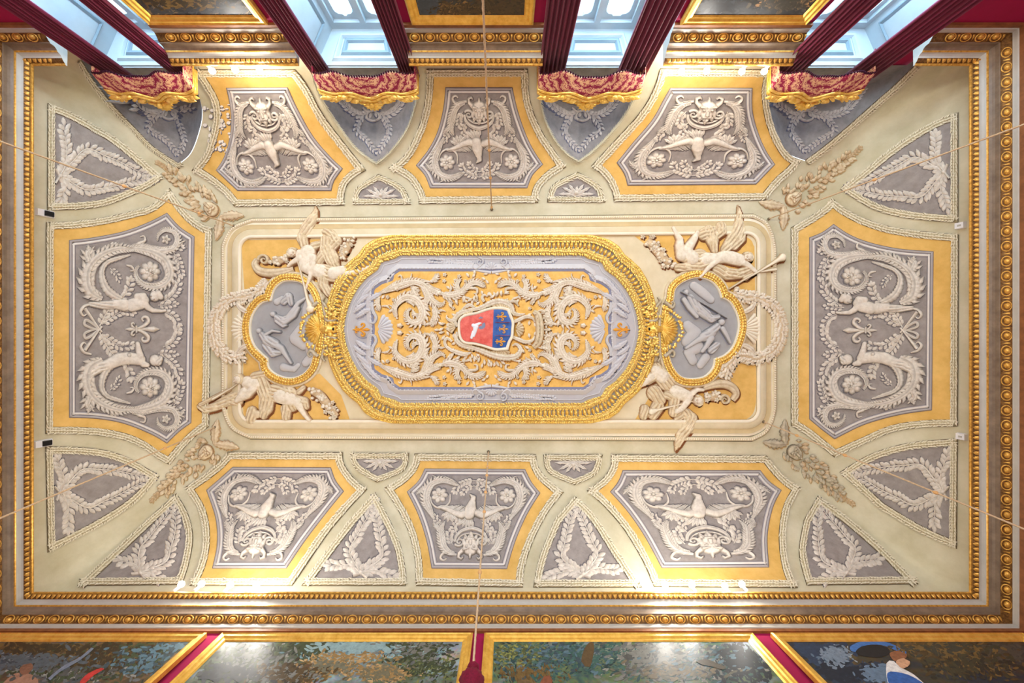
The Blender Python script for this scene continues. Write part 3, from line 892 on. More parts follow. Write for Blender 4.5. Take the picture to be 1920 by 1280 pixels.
# canonical frame of the eagle panel -> each of the six
def warp(nl, nr, wr, wl):
    nl, nr, wr, wl = map(np.array, (nl, nr, wr, wl))
    def T(x, y):
        v = (np.asarray(y, float)-164)/145.; u = (np.asarray(x, float)-898.5)/(62+56*np.minimum(v, 1.))
        u = (u+1)/2
        v_ = np.minimum(v, 1.) + np.maximum(v-1, 0)
        a = nl + (wl-nl)*np.minimum(v_, 1.)[..., None]; b = nr + (wr-nr)*np.minimum(v_, 1.)[..., None]
        p = a*(1-u)[..., None]+b*u[..., None]
        mid = ((wl+wr)-(nl+nr))/2
        p = p + mid*np.maximum(v_-1, 0)[..., None]
        return p[..., 0], p[..., 1]
    return T
def eagle_motif(t, T, flip=False):
    ob = lambda mb, nm, m='relief': mb.obj(nm, m, t, T=T, h=1.1)
    for s in (-1, 1):
        X = lambda x: 898.5 + s*(x-898.5)
        c = lambda pts: [(X(a), b) for a, b in catmull(pts, 2)]
        mb = MB()
        mb.foliate(c([(832, 256), (824, 272), (815, 290), (814, 308), (821, 324), (836, 332), (852, 331), (868, 323)]), [1.6, 4.2, 6, 6.4, 6, 5, 4, 2], 4.8)
        ob(mb, 'acanthus_scroll')
        mb = MB(); mb.tube(c([(857, 306), (857, 290), (848, 280), (836, 279), (826, 287), (822, 300)]), [1, 2, 2.4, 2, 1.2], 3.6); ob(mb, 'tendril')
        mb = MB(); mb.foliate(c([(816, 318), (805, 313), (797, 304)]), [3, 3, 1], 3.6, period=3); mb.tube(c([(832, 331), (829, 338), (823, 341)]), [2.6, 1.8, .5], 3); ob(mb, 'acanthus_tip')
        mb = MB(); mb.rosette(X(838), 303, 16, 5.5, 7); ob(mb, 'rosette')
        mb = MB()
        mb.foliate(c([(876, 189), (862, 193), (852, 204), (847, 222), (845, 240), (851, 253)]), [2.4, 5, 5.6, 5.2, 4, 1.4], 4.6)
        mb.tube(c([(862, 195), (852, 190), (849, 182), (855, 178), (859, 182)]), [2.6, 2.6, 2.4, 2, 1.2], 3.6)
        ob(mb, 'acanthus_stem')
        mb = MB(); mb.foliate(c([(847, 234), (838, 241), (831, 252)]), [2.4, 3.2, 1], 3.4, period=3); ob(mb, 'acanthus_tip')
        mb = MB()
        for a in np.linspace(-2.9, -.2, 7): mb.acanthus(X(861), 270, 19, 5.2, a if s > 0 else PI-a, 4, bend=.4*s, lobes=3)
        mb.rosette(X(861), 270, 8, 5.5, 5)
        ob(mb, 'acanthus_cluster')
        mb = MB()
        mb.spiral(X(879), 213, 1.4, 8.5, 0, 1.4*(-s), 1.5, 2.3, 4.4)
        mb.tube(c([(871, 213), (873, 224), (880, 233), (890, 238), (899, 240)]), [2.2, 3.2, 4, 4.4], 4.6, groove=.35)
        mb.tube(c([(875, 210), (878, 221), (887, 228), (899, 230)]), [1, 1.6, 2], 3.8)
        ob(mb, 'mask_cartouche')
        sp = lambda pts, **k: sprig(t, MAIN, [(X(a), b) for a, b in pts], T=T, **k)
        sp([(868, 208), (862, 220), (861, 232)], L=12, W=6, pitch=7, H=4)
        sp([(874, 230), (868, 242), (874, 252)], L=11, W=5.6, pitch=7, H=4)
        sp([(846, 248), (838, 254), (834, 262)], L=10, W=5, pitch=6, H=3.4)
        sp([(884, 258), (876, 256), (868, 258)], L=10, W=5, pitch=6, H=3.6)
        sp([(899, 332), (886, 329), (872, 322), (866, 312)], L=11, W=5, pitch=6, H=3.8)
        sp([(899, 322), (888, 317), (880, 308)], L=10, W=5, pitch=6, H=3.6)
        # wing: arm and separate flight feathers
        mb = MB(); arm = resample(np.array(c([(892, 268), (882, 262), (870, 266), (856, 274), (838, 280)])), 1.5); n = len(arm)
        for k in range(11):
            u = k/10; p = arm[min(n-1, int((.14+.86*u)*(n-1)))]; a = 2.0+.95*u; Lf = 15+8*math.sin(PI*min(1, u*1.1))*(1-.3*u)
            a = a if s > 0 else PI-a
            a = PI-a if s > 0 else PI-a
            mb.tube([(p[0], p[1]), (p[0]+Lf*.5*math.cos(a), p[1]+Lf*.5*math.sin(a)), (p[0]+Lf*math.cos(a), p[1]+Lf*math.sin(a))], [2.6, 3., 2.2, .8], 3.2+1.4*(1-u), groove=.3)
        mb.relief([([X(890), 268, 6.5, X(880), 264, 7, X(868), 268, 6, X(854), 275, 4.4, X(838), 280, 2], 2)], step=1., hs=.8)
        ob(mb, 'wing')
    mb = MB()
    for k in range(5): mb.acanthus(893+(k-2)*1.2, 262, 23, 4.6, -PI/2-.22+(k-2)*.24, 3.6, lobes=2)
    ob(mb, 'tail_feathers')
    mb = MB()
    mb.relief([([898.5, 201, 13.5], .8), ([898.5, 212, 9.5], 1.2), ([898.5, 205, 2.8, 898.5, 211, 3.4], 7.2), ([892.5, 201, 2.8], 6.8), ([904.5, 201, 2.8], 6.8),
               ([888, 195, 2.6, 896, 197, 1.8], 7), ([909, 195, 2.6, 901, 197, 1.8], 7), ([893, 216, 2.2, 904, 216, 2.2], 6.6), ([898.5, 222, 6, 898.5, 231, 2], 2.5, .5),
               ([890, 220, 4, 888, 227, 1.6], 2.4, .4), ([907, 220, 4, 909, 227, 1.6], 2.4, .4), ([887, 197, 4.6, 880, 190, 3.2, 879, 183, 2.4, 884, 180, 1.8, 887, 184, 1.2], 2), ([910, 197, 4.6, 917, 190, 3.2, 918, 183, 2.4, 913, 180, 1.8, 910, 184, 1.2], 2), ([898.5, 190, 3.4, 898.5, 182, 1.6], 1.6), ([888, 208, 4, 886, 217, 2.4], 2), ([909, 208, 4, 911, 217, 2.4], 2)], step=.8, hs=.8)
    ob(mb, 'mask_face')
    mb = MB()
    mb.relief([([893, 264, 9.5, 895, 276, 10.5, 897, 288, 7], 2), ([897, 288, 5.6, 899, 298, 4.8, 893, 304, 1.8], 3)], step=.8, hs=.9)
    ob(mb, 'eagle_body')

PAN = [
 ('P1', "362,131c 553,131c 575,160 605,215 640,262 685,319c 660,334 646,356 644,384c 440,386c 421,363 395,341 361,319c 384,290 396,255 402,225 400,195 385,165",
  "425,165c 539,164c 559,207 587,256 618,293 642,316c 626,339 621,357c 446,357c 427,339 406,319c 421,295 432,256 434,218 430,186",
  ((425, 165), (539, 164), (642, 316), (406, 319)), 'yellow-bordered grey eagle panel with peeling paint, beside the leftmost window', 'top'),
 ('P2', "801,130c 989,130c 991,175 1000,212 1018,251 1040,284 1060,313c 1031,332 1011,356 1008,379c 786,381c 784,363 764,334 730,315c 760,290 785,240 797,195 801,150",
  "836,164c 960,164c 970,207 985,251 1000,282 1017,308c 998,328 988,352c 807,352c 797,328 781,310c 803,282 821,247 832,203",
  ((836, 164), (960, 164), (1017, 308), (781, 310)), 'yellow-bordered grey eagle panel between the two middle windows', 'top'),
 ('P3', "1239,129c 1450,131c 1441,160 1441,190 1447,225 1460,260 1477,287 1500,303c 1483,323 1461,343 1435,374c 1152,377c 1148,356 1133,330 1110,311c 1155,262 1200,212 1225,170",
  "1257,165c 1410,165c 1410,207 1420,247 1435,282 1452,308c 1433,328 1417,345c 1177,347c 1171,326 1157,305c 1186,269 1223,225 1245,186",
  ((1257, 165), (1410, 165), (1452, 308), (1157, 305)), 'wide yellow-bordered grey eagle panel beside the rightmost window', 'top'),
 ('B1', "428,848c 642,849c 644,869 663,897 687,917c 656,950 614,1000 572,1061 547,1097c 357,1097c 376,1051 382,1004 374,958 348,914c 382,891 412,867",
  "437,876c 620,877c 629,901 644,921c 614,958 572,1013 537,1065c 399,1065c 408,1019 405,971 388,919c 409,901",
  ((399, 1065), (537, 1065), (644, 921), (388, 919)), 'yellow-bordered grey eagle panel above the picture wall, left of three', 'bottom'),
 ('B2', "778,851c 1004,853c 1009,876 1026,898 1056,922c 1026,961 998,1016 982,1066 979,1100c 781,1097c 779,1049 768,1000 748,957 722,915c 753,895 772,873",
  "797,879c 984,880c 996,904 1012,924c 987,965 965,1016 950,1066c 810,1065c 801,1016 785,965 764,922c 785,902",
  ((810, 1065), (950, 1066), (1012, 924), (764, 922)), 'yellow-bordered grey eagle panel above the picture wall, crossed by the tassel rope', 'bottom'),
 ('B3', "1147,853c 1437,855c 1459,882 1480,902 1500,915c 1480,952 1472,1005 1478,1060 1494,1101c 1227,1099c 1205,1049 1172,994 1135,950 1102,920c 1133,895 1146,873",
  "1168,882c 1425,882c 1441,902 1464,919c 1448,952 1438,1005 1441,1063c 1241,1064c 1209,1005 1176,957 1145,922c 1159,904",
  ((1241, 1064), (1441, 1063), (1464, 919), (1145, 922)), 'wide yellow-bordered grey eagle panel above the picture wall, right of three', 'bottom')]
for key, G, Q, quad, lab, row in PAN:
    t = panel('eagle_fresco', lab, G, Q, 'eagle panels of the long coves', sh=(1.1, 1.6) if row == 'top' else (1.0, -1.6))
    eagle_motif(t, warp(*quad))
    if key == 'P1':
        mb = MB(); random.seed(5)
        for _ in range(60):
            k = random.random(); x = 400+k*22+random.gauss(0, 9); y = 190+random.random()*95
            mb.dome(x, y, random.uniform(1, 5), random.uniform(1, 5), .5, h0=.2, n=7, rings=1, wob=.3, k=3)
        mb.obj('peeled_paint', 'peeled', t, h=.9)

# large side panels
def side_motif(t, T):
    def two(fn):
        fn(lambda x, y: (x, y)); fn(lambda x, y: (x, 1234-y))
    def half(M):
        q = lambda pts: [M(*p) for p in pts]
        mb = MB()
        mb.foliate(q(catmull([(190, 560), (168, 548), (160, 528), (163, 505), (176, 487), (196, 474), (222, 466), (250, 468)], 2)), [6, 12, 13, 11, 9.5, 8.5, 7, 3], 8, serr=.3, period=8, groove=.3, leaf=.8)
        mb.tube(q(catmull([(226, 560), (205, 548), (193, 530), (190, 508), (200, 492), (222, 484), (244, 478)], 2)), [7, 10, 9, 7, 6, 5, 2], 6, serr=.22, period=8, groove=.3)
        mb.foliate(q(catmull([(166, 490), (162, 476), (168, 466), (160, 466)], 2)), [9, 8, 5, 2], 6, serr=.3, period=6)
        mb.obj('acanthus_leg', 'relief', t, T=T, h=1.1)
        mb = MB()
        mb.foliate(q(catmull([(238, 466), (262, 467), (290, 474), (311, 488), (320, 510), (314, 528), (296, 538), (272, 536), (257, 524), (253, 508), (260, 498)], 2)), [4, 7, 9, 10, 9.5, 8, 6.5, 5, 3.6, 2], 7, serr=.28, period=7, groove=.28, leaf=.8)
        mb.foliate(q(catmull([(243, 462), (262, 461), (285, 467), (306, 470), (326, 466), (334, 450), (327, 435), (310, 431), (297, 440), (295, 452)], 2)), [2.6, 4.4, 5, 5.6, 5.8, 5.6, 5, 4, 3, 1.4], 5.5, serr=.25, period=6, groove=.25, leaf=.8)
        mb.tube(q(catmull([(250, 462), (260, 456), (271, 452), (270, 443), (262, 444)], 2)), [2, 4, 4, 2.5, 1.2], 4, serr=.25, period=5)
        mb.tube(q(catmull([(236, 497), (246, 500), (250, 507), (243, 508)], 2)), [1.5, 3, 2.5, 1], 4)
        mb.tube(q(catmull([(333, 462), (340, 455), (347, 452)], 2)), [1.6, 2.4, 1], 3)
        mb.obj('acanthus_scroll', 'relief', t, T=T, h=1.1)
        mb = MB(); c = M(281, 509); mb.rosette(c[0], c[1], 21, 8, 8); mb.rosette(c[0]+4, c[1]+3, 11, 11, 6); mb.obj('flower_head', 'relief', t, T=T, h=1.1)
        mb = MB(); c = M(311, 449); mb.rosette(c[0], c[1], 10, 5, 5); mb.obj('rosette', 'relief', t, T=T, h=1.1)
        sp = lambda pts, **k: sprig(t, MAIN, q(pts), T=T, **k)
        sp([(186, 612), (200, 585), (216, 566), (232, 556), (241, 540), (244, 528)], L=15, W=7.5, pitch=9, H=4.6, stem=1.8)
        sp([(190, 608), (205, 598), (224, 586), (246, 586)], L=14, W=7, pitch=9, H=3.6, stem=1.5)
        sp([(306, 566), (320, 556), (331, 544), (334, 532)], L=15, W=7, pitch=8.5, H=3.6)
        sp([(306, 584), (320, 590), (330, 602), (334, 617)], L=15, W=7, pitch=8, H=3.6)
        sp([(296, 572), (312, 572), (328, 570)], L=12, W=6, pitch=8, H=3.4)
        sp([(326, 474), (334, 488), (338, 502), (340, 514)], L=13, W=6.5, pitch=8, H=3.4)
        sp([(330, 470), (339, 464)], L=12, W=6, pitch=6, H=3)
        sp([(190, 476), (204, 464), (216, 460)], L=12, W=6, pitch=7, H=3)
        sp([(206, 503), (218, 514), (222, 524)], L=10, W=4.6, pitch=7, H=3)
        mb = MB()
        mb.tube(q([(157, 577), (170, 595), (184, 615), (190, 622)]), [4, 3.2, 2.6, 2.4], 5)
        mb.tube(q(catmull([(170, 570), (157, 574), (150, 584), (156, 592), (162, 588)], 2)), [2, 3.4, 3.6, 2.6, 1], 4)
        mb.tube(q(catmull([(184, 617), (172, 606), (160, 600), (157, 608), (168, 614), (182, 617)], 2)), [1.5, 3, 3.4, 3, 2.6, 1.4], 4, groove=.3)
        mb.obj('torch_and_ribbon', 'relief', t, T=T, h=1.1)
    two(half)
    # putti
    mb = MB()
    mb.relief([([247, 572, 13, 262, 568, 13, 270, 563, 10], 1), ([214, 570, 9, 232, 572, 12], .8), ([168, 570, 5, 190, 572, 8, 214, 571, 9], .6, .7),
               ([265, 560, 8, 276, 576, 6.4, 286, 582, 5, 303, 583, 3.4, 310, 582, 3], 2.5), ([256, 556, 7, 268, 556, 8], 2),
               ([290, 555, 10.5], 2), ([296, 552, 8, 301, 557, 6], 4), ([284, 562, 2.2], 8), ([282, 556, 1.4], 8.5), ([288, 561, 1.4], 8.5)], hs=.7)
    mb.obj('putto', 'relief', t, T=T, h=1.1)
    mb = MB()
    mb.relief([([200, 684, 11, 220, 674, 12.5, 240, 671, 12, 262, 674, 11], 1), ([160, 720, 6, 168, 700, 9, 182, 690, 11, 200, 684, 11], .6, .7),
               ([262, 668, 8, 259, 656, 6.5, 257, 644, 5], 2.5), ([276, 684, 5, 268, 682, 7], 2), ([290, 675, 11], 2), ([296, 678, 8, 300, 672, 6], 4, .5), ([240, 665, 4], 6)], hs=.7)
    mb.obj('putto', 'relief', t, T=T, h=1.1)
    fleur(t, 266, 617, 33, 0., 'relief', T=T, h=1.1)
def fleur(t, cx, cy, R, ang, m, T=None, h=0., name='fleur_de_lis', surf=MAIN, parent_label=None):
    """a lily: tip along ang, length about 2R"""
    ca, sa = math.cos(ang), math.sin(ang)
    def M(pts): return [(cx + R*(a*ca - b*sa), cy + R*(a*sa + b*ca)) for a, b in pts]
    mb = MB(); hh = max(1.6, R*.16)
    mb.tube(M([(-.3, 0), (0, 0), (.35, 0), (.6, 0), (1, 0)]), [.07*R, .08*R, .14*R, .2*R, .02*R], hh, groove=-.2, step=max(.5, R*.04))
    mb.tube(M([(-.38, 0), (-.6, 0), (-.98, 0)]), [.06*R, .13*R, .02*R], hh, step=max(.5, R*.04))
    for s in (-1, 1):
        mb.tube(M(catmull([(-.3, s*.06), (-.05, s*.12), (.18, s*.25), (.36, s*.45), (.3, s*.66), (.1, s*.7), (-.02, s*.56), (.08, s*.44)], .08)), [.06*R, .1*R, .12*R, .13*R, .11*R, .09*R, .06*R], hh, step=max(.5, R*.04))
        mb.tube(M(catmull([(-.38, s*.05), (-.55, s*.14), (-.62, s*.3), (-.5, s*.36), (-.44, s*.27)], .06)), [.05*R, .08*R, .07*R, .05*R], hh, step=max(.4, R*.04))
    mb.tube(M([(-.34, -.2), (-.34, 0), (-.34, .2)]), [.07*R]*3, hh*1.3, step=max(.5, R*.05))
    return mb.obj(name, m, t, surf, T, h)

L_G = "87,418c 136,416 192,409 249,396 286,384 318,354c 335,379 356,404 379,421 397,429c 391,799c 364,819 340,844 318,870c 295,858 263,836 222,821 161,813 86,812c"
L_Q = "130,451c 174,446 230,435 277,418 313,400c 337,426 364,444c 358,792c 336,808 313,830c 283,813 232,793 181,784 130,782c"
R_G = "1797,441c 1724,434 1667,425 1620,410 1583,391 1561,373c 1546,388 1517,408 1484,427c 1484,797c 1508,811 1532,829 1565,856c 1612,835 1674,809 1733,800 1795,798c"
R_Q = "1518,446c 1542,436 1563,421c 1592,440 1630,455 1686,467 1750,472c 1747,768c 1696,775 1649,786 1611,799 1565,822c 1542,805 1518,785c"
t = panel('putto_fresco', 'large yellow-bordered grey panel with two putti and a lily, on the left short wall', L_G, L_Q, 'putto panels of the short coves', sh=(1.6, 1.2))
side_motif(t, lambda x, y: (np.asarray(x, float), np.asarray(y, float)))
t = panel('putto_fresco', 'large yellow-bordered grey panel with two putti and a lily, on the right short wall', R_G, R_Q, 'putto panels of the short coves', sh=(-1.6, 1.2))
def TR(x, y):
    x = np.asarray(x, float); y = np.asarray(y, float)
    k = .87+.105*(x-130)/231; return 1749-(x-130)*231/231, 619+(y-617)*k
side_motif(t, TR)

# laurel triangles
TRI = [
 ("90,195c 132,211 180,237 225,265 287,317 305,334c 269,356 202,383 151,391 89,393c", (95, 330, 300, 335), 'grey laurel triangle left of the leftmost window, under the upper left rope'),
 ("86,838c 172,841 233,856 298,892c 252,942 180,989 90,1034c", (95, 925, 296, 893), 'grey laurel triangle in the lower left corner, on the short wall'),
 ("1796,212c 1753,228 1685,269 1618,322 1577,354c 1635,390 1702,408 1796,416c", (1788, 320, 1580, 354), 'grey laurel triangle in the upper right corner, on the short wall'),
 ("1576,885c 1633,852 1705,831 1795,823c 1793,1027c 1723,996 1651,953c", (1787, 925, 1580, 886), 'grey laurel triangle in the lower right corner, on the short wall'),
 ("331,926c 352,964 361,1007 354,1054 341,1095c 147,1097c 216,1032 288,964c", (258, 1088, 330, 930), 'slanting grey laurel triangle at the left end of the picture wall'),
 ("703,924c 728,971 750,1021 760,1072 760,1097c 567,1097c 610,1036 656,975c", (675, 1088, 704, 930), 'grey laurel triangle above the picture wall, left of the tassel rope'),
 ("1078,931c 1113,964 1160,1036 1202,1100c 1001,1100c 1013,1043 1041,974c", (1094, 1091, 1079, 937), 'grey laurel triangle above the picture wall, right of the tassel rope'),
 ("1534,930c 1598,978 1659,1032 1720,1094c 1513,1096c 1499,1036 1508,975c", (1592, 1088, 1535, 936), 'slanting grey laurel triangle at the right end of the picture wall')]
def laurel(t, x0, y0, x1, y1, P, surf=MAIN, m='relief', L=20, W=9):
    """two crossed laurel branches tied at (x0,y0), growing along the edges of outline P to the tip (x1,y1)"""
    ax = np.array([x1-x0, y1-y0], float); R = np.linalg.norm(ax); ax /= R; nx = np.array([-ax[1], ax[0]])
    Z = P - np.array([x0, y0]); u = Z @ ax; v = Z @ nx
    for s in (-1, 1):
        def edge(uu):
            k = (v*s > 0); o = np.argsort(u[k]); return np.interp(uu, u[k][o], np.abs(v[k][o]))
        pts = []
        for f in (.0, .12, .26, .42, .58, .74, .88):
            uu = f*R + .06*R
            e = edge(uu) - 20
            vv = s*max(0, min(e*.62, e)) if f > 0 else -s*5
            if f == .12: vv = s*e*.25
            pts.append(tuple(np.array([x0, y0]) + ax*uu + nx*vv))
        sprig(t, surf, pts, L=L, W=W, pitch=9, m=m, H=4.2, stem=2., grow=(1.05, .72), spread=.7)
        # low side shoots filling the wide end
        e0 = edge(.10*R) - 16
        a = np.array([x0, y0])+ax*.10*R
        sprig(t, surf, [tuple(a), tuple(a+nx*s*e0*.35+ax*8), tuple(a+nx*s*e0*.62+ax*5), tuple(a+nx*s*e0*.86+ax*2)], L=L*.95, W=W, pitch=9, m=m, H=4.2, stem=2.)
    mb = MB()
    c = np.array([x0, y0])+ax*.07*R
    for s in (-1, 1):
        mb.tube([tuple(c - nx*s*14 - ax*7), tuple(c + nx*s*14 + ax*9)], [2.6, 2.2, 1.6], 5)
    mb.dome(c[0]+ax[0]*2, c[1]+ax[1]*2, 5, 5, 6)
    mb.obj('crossed_stems', m, t, surf)
for out, ax, lab in TRI:
    G = curve(out, True); c = G.mean(0)
    t = thing('laurel_fresco', lab, 'fresco', at(*c), 'laurel triangles of the coves')
    garland_border(t, G)
    field(t, offset(G, 10.5), 'grey', .4, 'grey_field')
    paint_shadows(t, 1.5 if c[0] < 330 else -1.5, 1.3 if c[1] < 500 else -1.1, 'shade_grey', .75)
    laurel(t, *ax, G)
# laurel on the four small vaults over the windows
LAX = [((318, 205), (334, 300), 'lunette over the leftmost window'), ((700, 208), (706, 298), 'lunette over the second window from the left'),
       ((1092, 208), (1086, 293), 'lunette over the third window from the left'), ((1512, 208), (1510, 294), 'lunette over the rightmost window')]
SHF = [(-38, 52), (0, 0), (0, 0), (-30, 60)]
for i in range(4):
    (x0, y0), (x1, y1), nm = LAX[i]
    t = thing('laurel_wreath_relief', 'dim grey laurel wreath in the ' + nm, 'wreath', at((x0+x1)/2, (y0+y1)/2, LSURF[i]), 'laurel wreaths above the pelmets')
    S = LSURF[i]
    paint_shadows(t, -1.2, 1.3, 'shade_dim', .5)
    sk = [(-.35, .95), (-.0, 0), (0, 0), (.0, 0)][i][0]
    wl = [(-78, -22), (-62, -22), (-68, -18), (-58, -14)][i]; wr = [(58, -20), (60, -24), (68, -26), (105, -40)][i]
    if i == 0: wl, wr = (-78, -32), (42, -2)
    for s, (wx, wy) in ((-1, wl), (1, wr)):
        sprig(t, S, [(x0, y0), (x0+wx*.35, y0+8), (x0+wx*.7, y0-2), (x0+wx, y0+wy)], L=14, W=6.5, pitch=8.5, m='relief_dim', H=3.4, stem=1.6)
        sprig(t, S, [(x0+wx*.3, y0+8), (x0+wx*.5, y0+34), (x1+wx*.28, y0+(y1-y0)*.62), (x1+wx*.04, y1-13)], L=12, W=5.5, pitch=8.5, m='relief_dim', H=3.2, stem=1.4, grow=(1, .8))
    mb = MB()
    mb.tube(catmull([(x0-20, y0-6), (x0-10, y0+2), (x0+4, y0-2), (x0+18, y0-8)], 2), [2, 3, 3, 2], 4)
    mb.tube(catmull([(x0-10, y0+4), (x0-12, y0+14), (x0, y0+19), (x0+12, y0+14), (x0+10, y0+4)], 2), [2.5, 2.6, 3, 2.6, 2.5], 4)
    mb.obj('ribbon_knot', 'relief_dim', t, S)
# garlands along lunette rims
for i in range(4):
    P = lun_px[i]; k = int(np.argmax(P[:, 1]))
    t = thing('rim_garland', 'thin cream garland edging the ' + LAX[i][2], 'garland', at(*P[k]), 'garlands edging the window lunettes')
    if i == 3:
        Q = P[k:]; garland_border(t, Q, False, 9.); 
    else:
        Q = offset(P, -0.0, False); garland_border(t, P[2:-2] if i else P[:k+3], False, 3.6 if i else 7., m='rib' if i else 'garland', ml='rib' if i else 'garland_leaf', ink_shade=not i)

# small half-lunettes
for out, lab, up in [("663,382c 669,353 710,327c 754,350 769,382c", 'small shell lunette between the eagle panels, upper left', 1),
                 ("1027,378c 1037,347 1083,323c 1122,347 1134,378c", 'small shell lunette between the eagle panels, upper right', 1),
                 ("658,850c 766,850c 757,881 707,903c 667,877", 'small shell lunette between the eagle panels, lower left', -1),
                 ("1020,853c 1129,853c 1117,888 1077,908c 1029,885", 'small shell lunette between the eagle panels, lower right', -1)]:
    G = curve(out, True, 4.); c = G.mean(0)
    t = thing('shell_lunette', lab, 'fresco', at(*c), 'small shell lunettes')
    garland_border(t, G, w=8.5)
    field(t, offset(G, 8.), 'grey', .4, 'grey_field', step=6)
    paint_shadows(t, 1.1, 1.1, 'shade_grey', .8)
    mb = MB(); yb = G[:, 1].max()-11 if up > 0 else G[:, 1].min()+11
    mx_ = c[0]
    for k in range(7):
        a = -PI*(.07+.86*k/6) if up > 0 else PI*(.07+.86*k/6)
        Lq = 19+16*abs(math.cos(a)); mb.acanthus(mx_, yb, Lq, 5, a, 3.5, bend=.3*(1 if math.cos(a) > 0 else -1)*-up*-1, lobes=3)
    mb.dome(mx_, yb-6*up, 5, 5, 6)
    mb.obj('acanthus_fan', 'relief', t)

# ------------------------------------------------------------------ flat centre: architrave frame
OUT = "474,410c 1412,402c 1436,415 1449,438 1455,470c 1455,764c 1449,790 1436,812 1410,826c 470,822c 440,808 425,790 416,762c 416,461c 425,440 440,423"
P = curve(OUT, True)
t = thing('ceiling_frame', 'beige stepped moulding with beaded edge framing the flat middle of the ceiling', 'frame', at(921, 617))
mb = MB(); mb.strip(P, [(0, 0), (.3, 3.2), (7, 3.2), (7.2, 1.2)]); mb.obj('bead_bed', 'beige', t)
mb = MB(); C = resample(offset(P, 3.6), 4.2, True)
for i in range(len(C)):
    d = C[(i+1) % len(C)]-C[i]; a = math.atan2(d[1], d[0])
    mb.dome(C[i][0], C[i][1], 2.2, 3.2, 5.2, h0=2.8, n=6, rings=2, ang=a+.5)
mb.obj('bead_and_leaf_edge', 'cream', t, kind='stuff')
mb = MB(); mb.strip(P, [(-1.6, .2), (0, .2)]); mb.obj('edge_line', 'ink_shade', t)
def rrect(x0, y0, x1, y1, r):
    out = []
    for cx_, cy_, a0 in ((x0+r, y0+r, PI), (x1-r, y0+r, 1.5*PI), (x1-r, y1-r, 0), (x0+r, y1-r, .5*PI)):
        out += [(cx_+r*math.cos(a0+k*PI/20), cy_+r*math.sin(a0+k*PI/20)) for k in range(11)]
    return out
INR = np.array(rrect(423, 417, 1449, 817, 50))
INR[:, 1] -= (INR[:, 0]-423)/1026*8*(INR[:, 1] < 600)
INR = orient(resample(INR, 5, True))
for nm, m_, pr in (('outer_step', 'cream', [(0, 1.2), (5, 1.6), (5.3, 3)]), ('hollow', 'beige_dark', [(5.3, 3), (9, 2.2), (14, 3.2)]),
                   ('broad_band', 'beige', [(14, 3.2), (14.5, 4), (25, 4)]), ('inner_step', 'cream', [(25, 4), (26, 5.4), (30, 5.4), (30.5, 1)]), ('step_line', 'shade_beige', [(13.4, 3.1), (14.2, 3.3)]), ('step_line', 'shade_beige', [(30.3, 1.2), (31.5, 1.2)])):
    mb = MB(); mb.strip(INR, pr); mb.obj(nm, m_, t)
field(t, offset(INR, 30), 'beige', .6, 'flat_ground', step=20)
for out in ("455,462 470,450c 660,448c 640,480c 600,530c 540,520 500,560 460,560c", "457,650c 500,690 530,720c 600,700c 640,740c 656,786c 480,786 456,765c",
            "1190,443c 1380,441 1414,462c 1416,570c 1380,570c 1340,520 1300,515c 1250,490c", "1416,660c 1416,760 1398,787c 1190,787c 1220,740c 1290,715c 1340,700c 1370,670c"):
    field(t, curve(out, True), 'yellow', .95, 'yellow_ground', step=12)

# ------------------------------------------------------------------ central gilded oval
def quad(Q):
    """mirror a quarter outline (dx, dy) into a closed ring about the centre"""
    c = (921.5, 617)
    a = [(c[0]+x, c[1]-y) for x, y in Q]; b = [(c[0]-x, c[1]-y) for x, y in Q][::-1]
    d = [(c[0]-x, c[1]+y) for x, y in Q]; e = [(c[0]+x, c[1]+y) for x, y in Q][::-1]
    out = []
    for p in b+a+e+d:
        if not out or math.hypot(out[-1][0]-p[0], out[-1][1]-p[1]) > .5: out.append(p)
    return orient(resample(np.array(out), 4., True))
QO = [(0, 176), (185, 176), (200, 173), (222, 166), (238, 155), (249, 139), (262, 129), (277, 115), (290, 94), (301, 68), (308, 40), (311, 0)]
QI = [(0, 137), (170, 137), (178, 131), (205, 124), (211, 110), (231, 96), (250, 74), (264, 48), (272, 22), (275, 0)]
QY = [(0, 108), (172, 108), (182, 101), (184, 91), (205, 84), (219, 74), (221, 40), (218, 0)]
ro, ri, ry_ = quad(QO), quad(QI), quad(QY)
N = 420
def rs(P, n):
    Q = np.vstack([P, P[:1]]); s = np.r_[0, np.cumsum(np.linalg.norm(np.diff(Q, axis=0), axis=1))]
    tt = np.linspace(0, s[-1], n+1)[:-1]; return np.stack([np.interp(tt, s, Q[:, 0]), np.interp(tt, s, Q[:, 1])], 1)
def angular(P, n):
    c = np.array([921.5, 617]); ths = np.linspace(0, 2*PI, n, endpoint=False)
    d = P-c; a = np.unwrap(np.arctan2(d[:, 1], d[:, 0]*.62)); 
    o = np.argsort(a % (2*PI)); aa = (a % (2*PI))[o]; 
    return np.stack([np.interp(ths, aa, P[o, 0], period=2*PI), np.interp(ths, aa, P[o, 1], period=2*PI)], 1)
ro_, ri_ = angular(rs(ro, 1400), N), angular(rs(ri, 1400), N)
def between(f): return ro_*(1-f)+ri_*f
oval = thing('gilded_oval_frame', 'large gilded oval frame with egg beading in the middle of the ceiling', 'frame', at(921, 617))
def lerp_strip(name, m_, prof, parent, kind=None):
    mb = MB(); base = 0; n = N
    for f, h in prof:
        R = between(f); mb.v += [(float(a), float(b), h) for a, b in R]
    for j in range(len(prof)-1):
        for i in range(n): mb.f.append((j*n+i, j*n+(i+1) % n, (j+1)*n+(i+1) % n, (j+1)*n+i))
    return mb.obj(name, m_, parent, kind=kind)
lerp_strip('outer_fillet', 'gold', [(0, 0), (.01, 6), (.06, 7.5), (.10, 6)], oval)
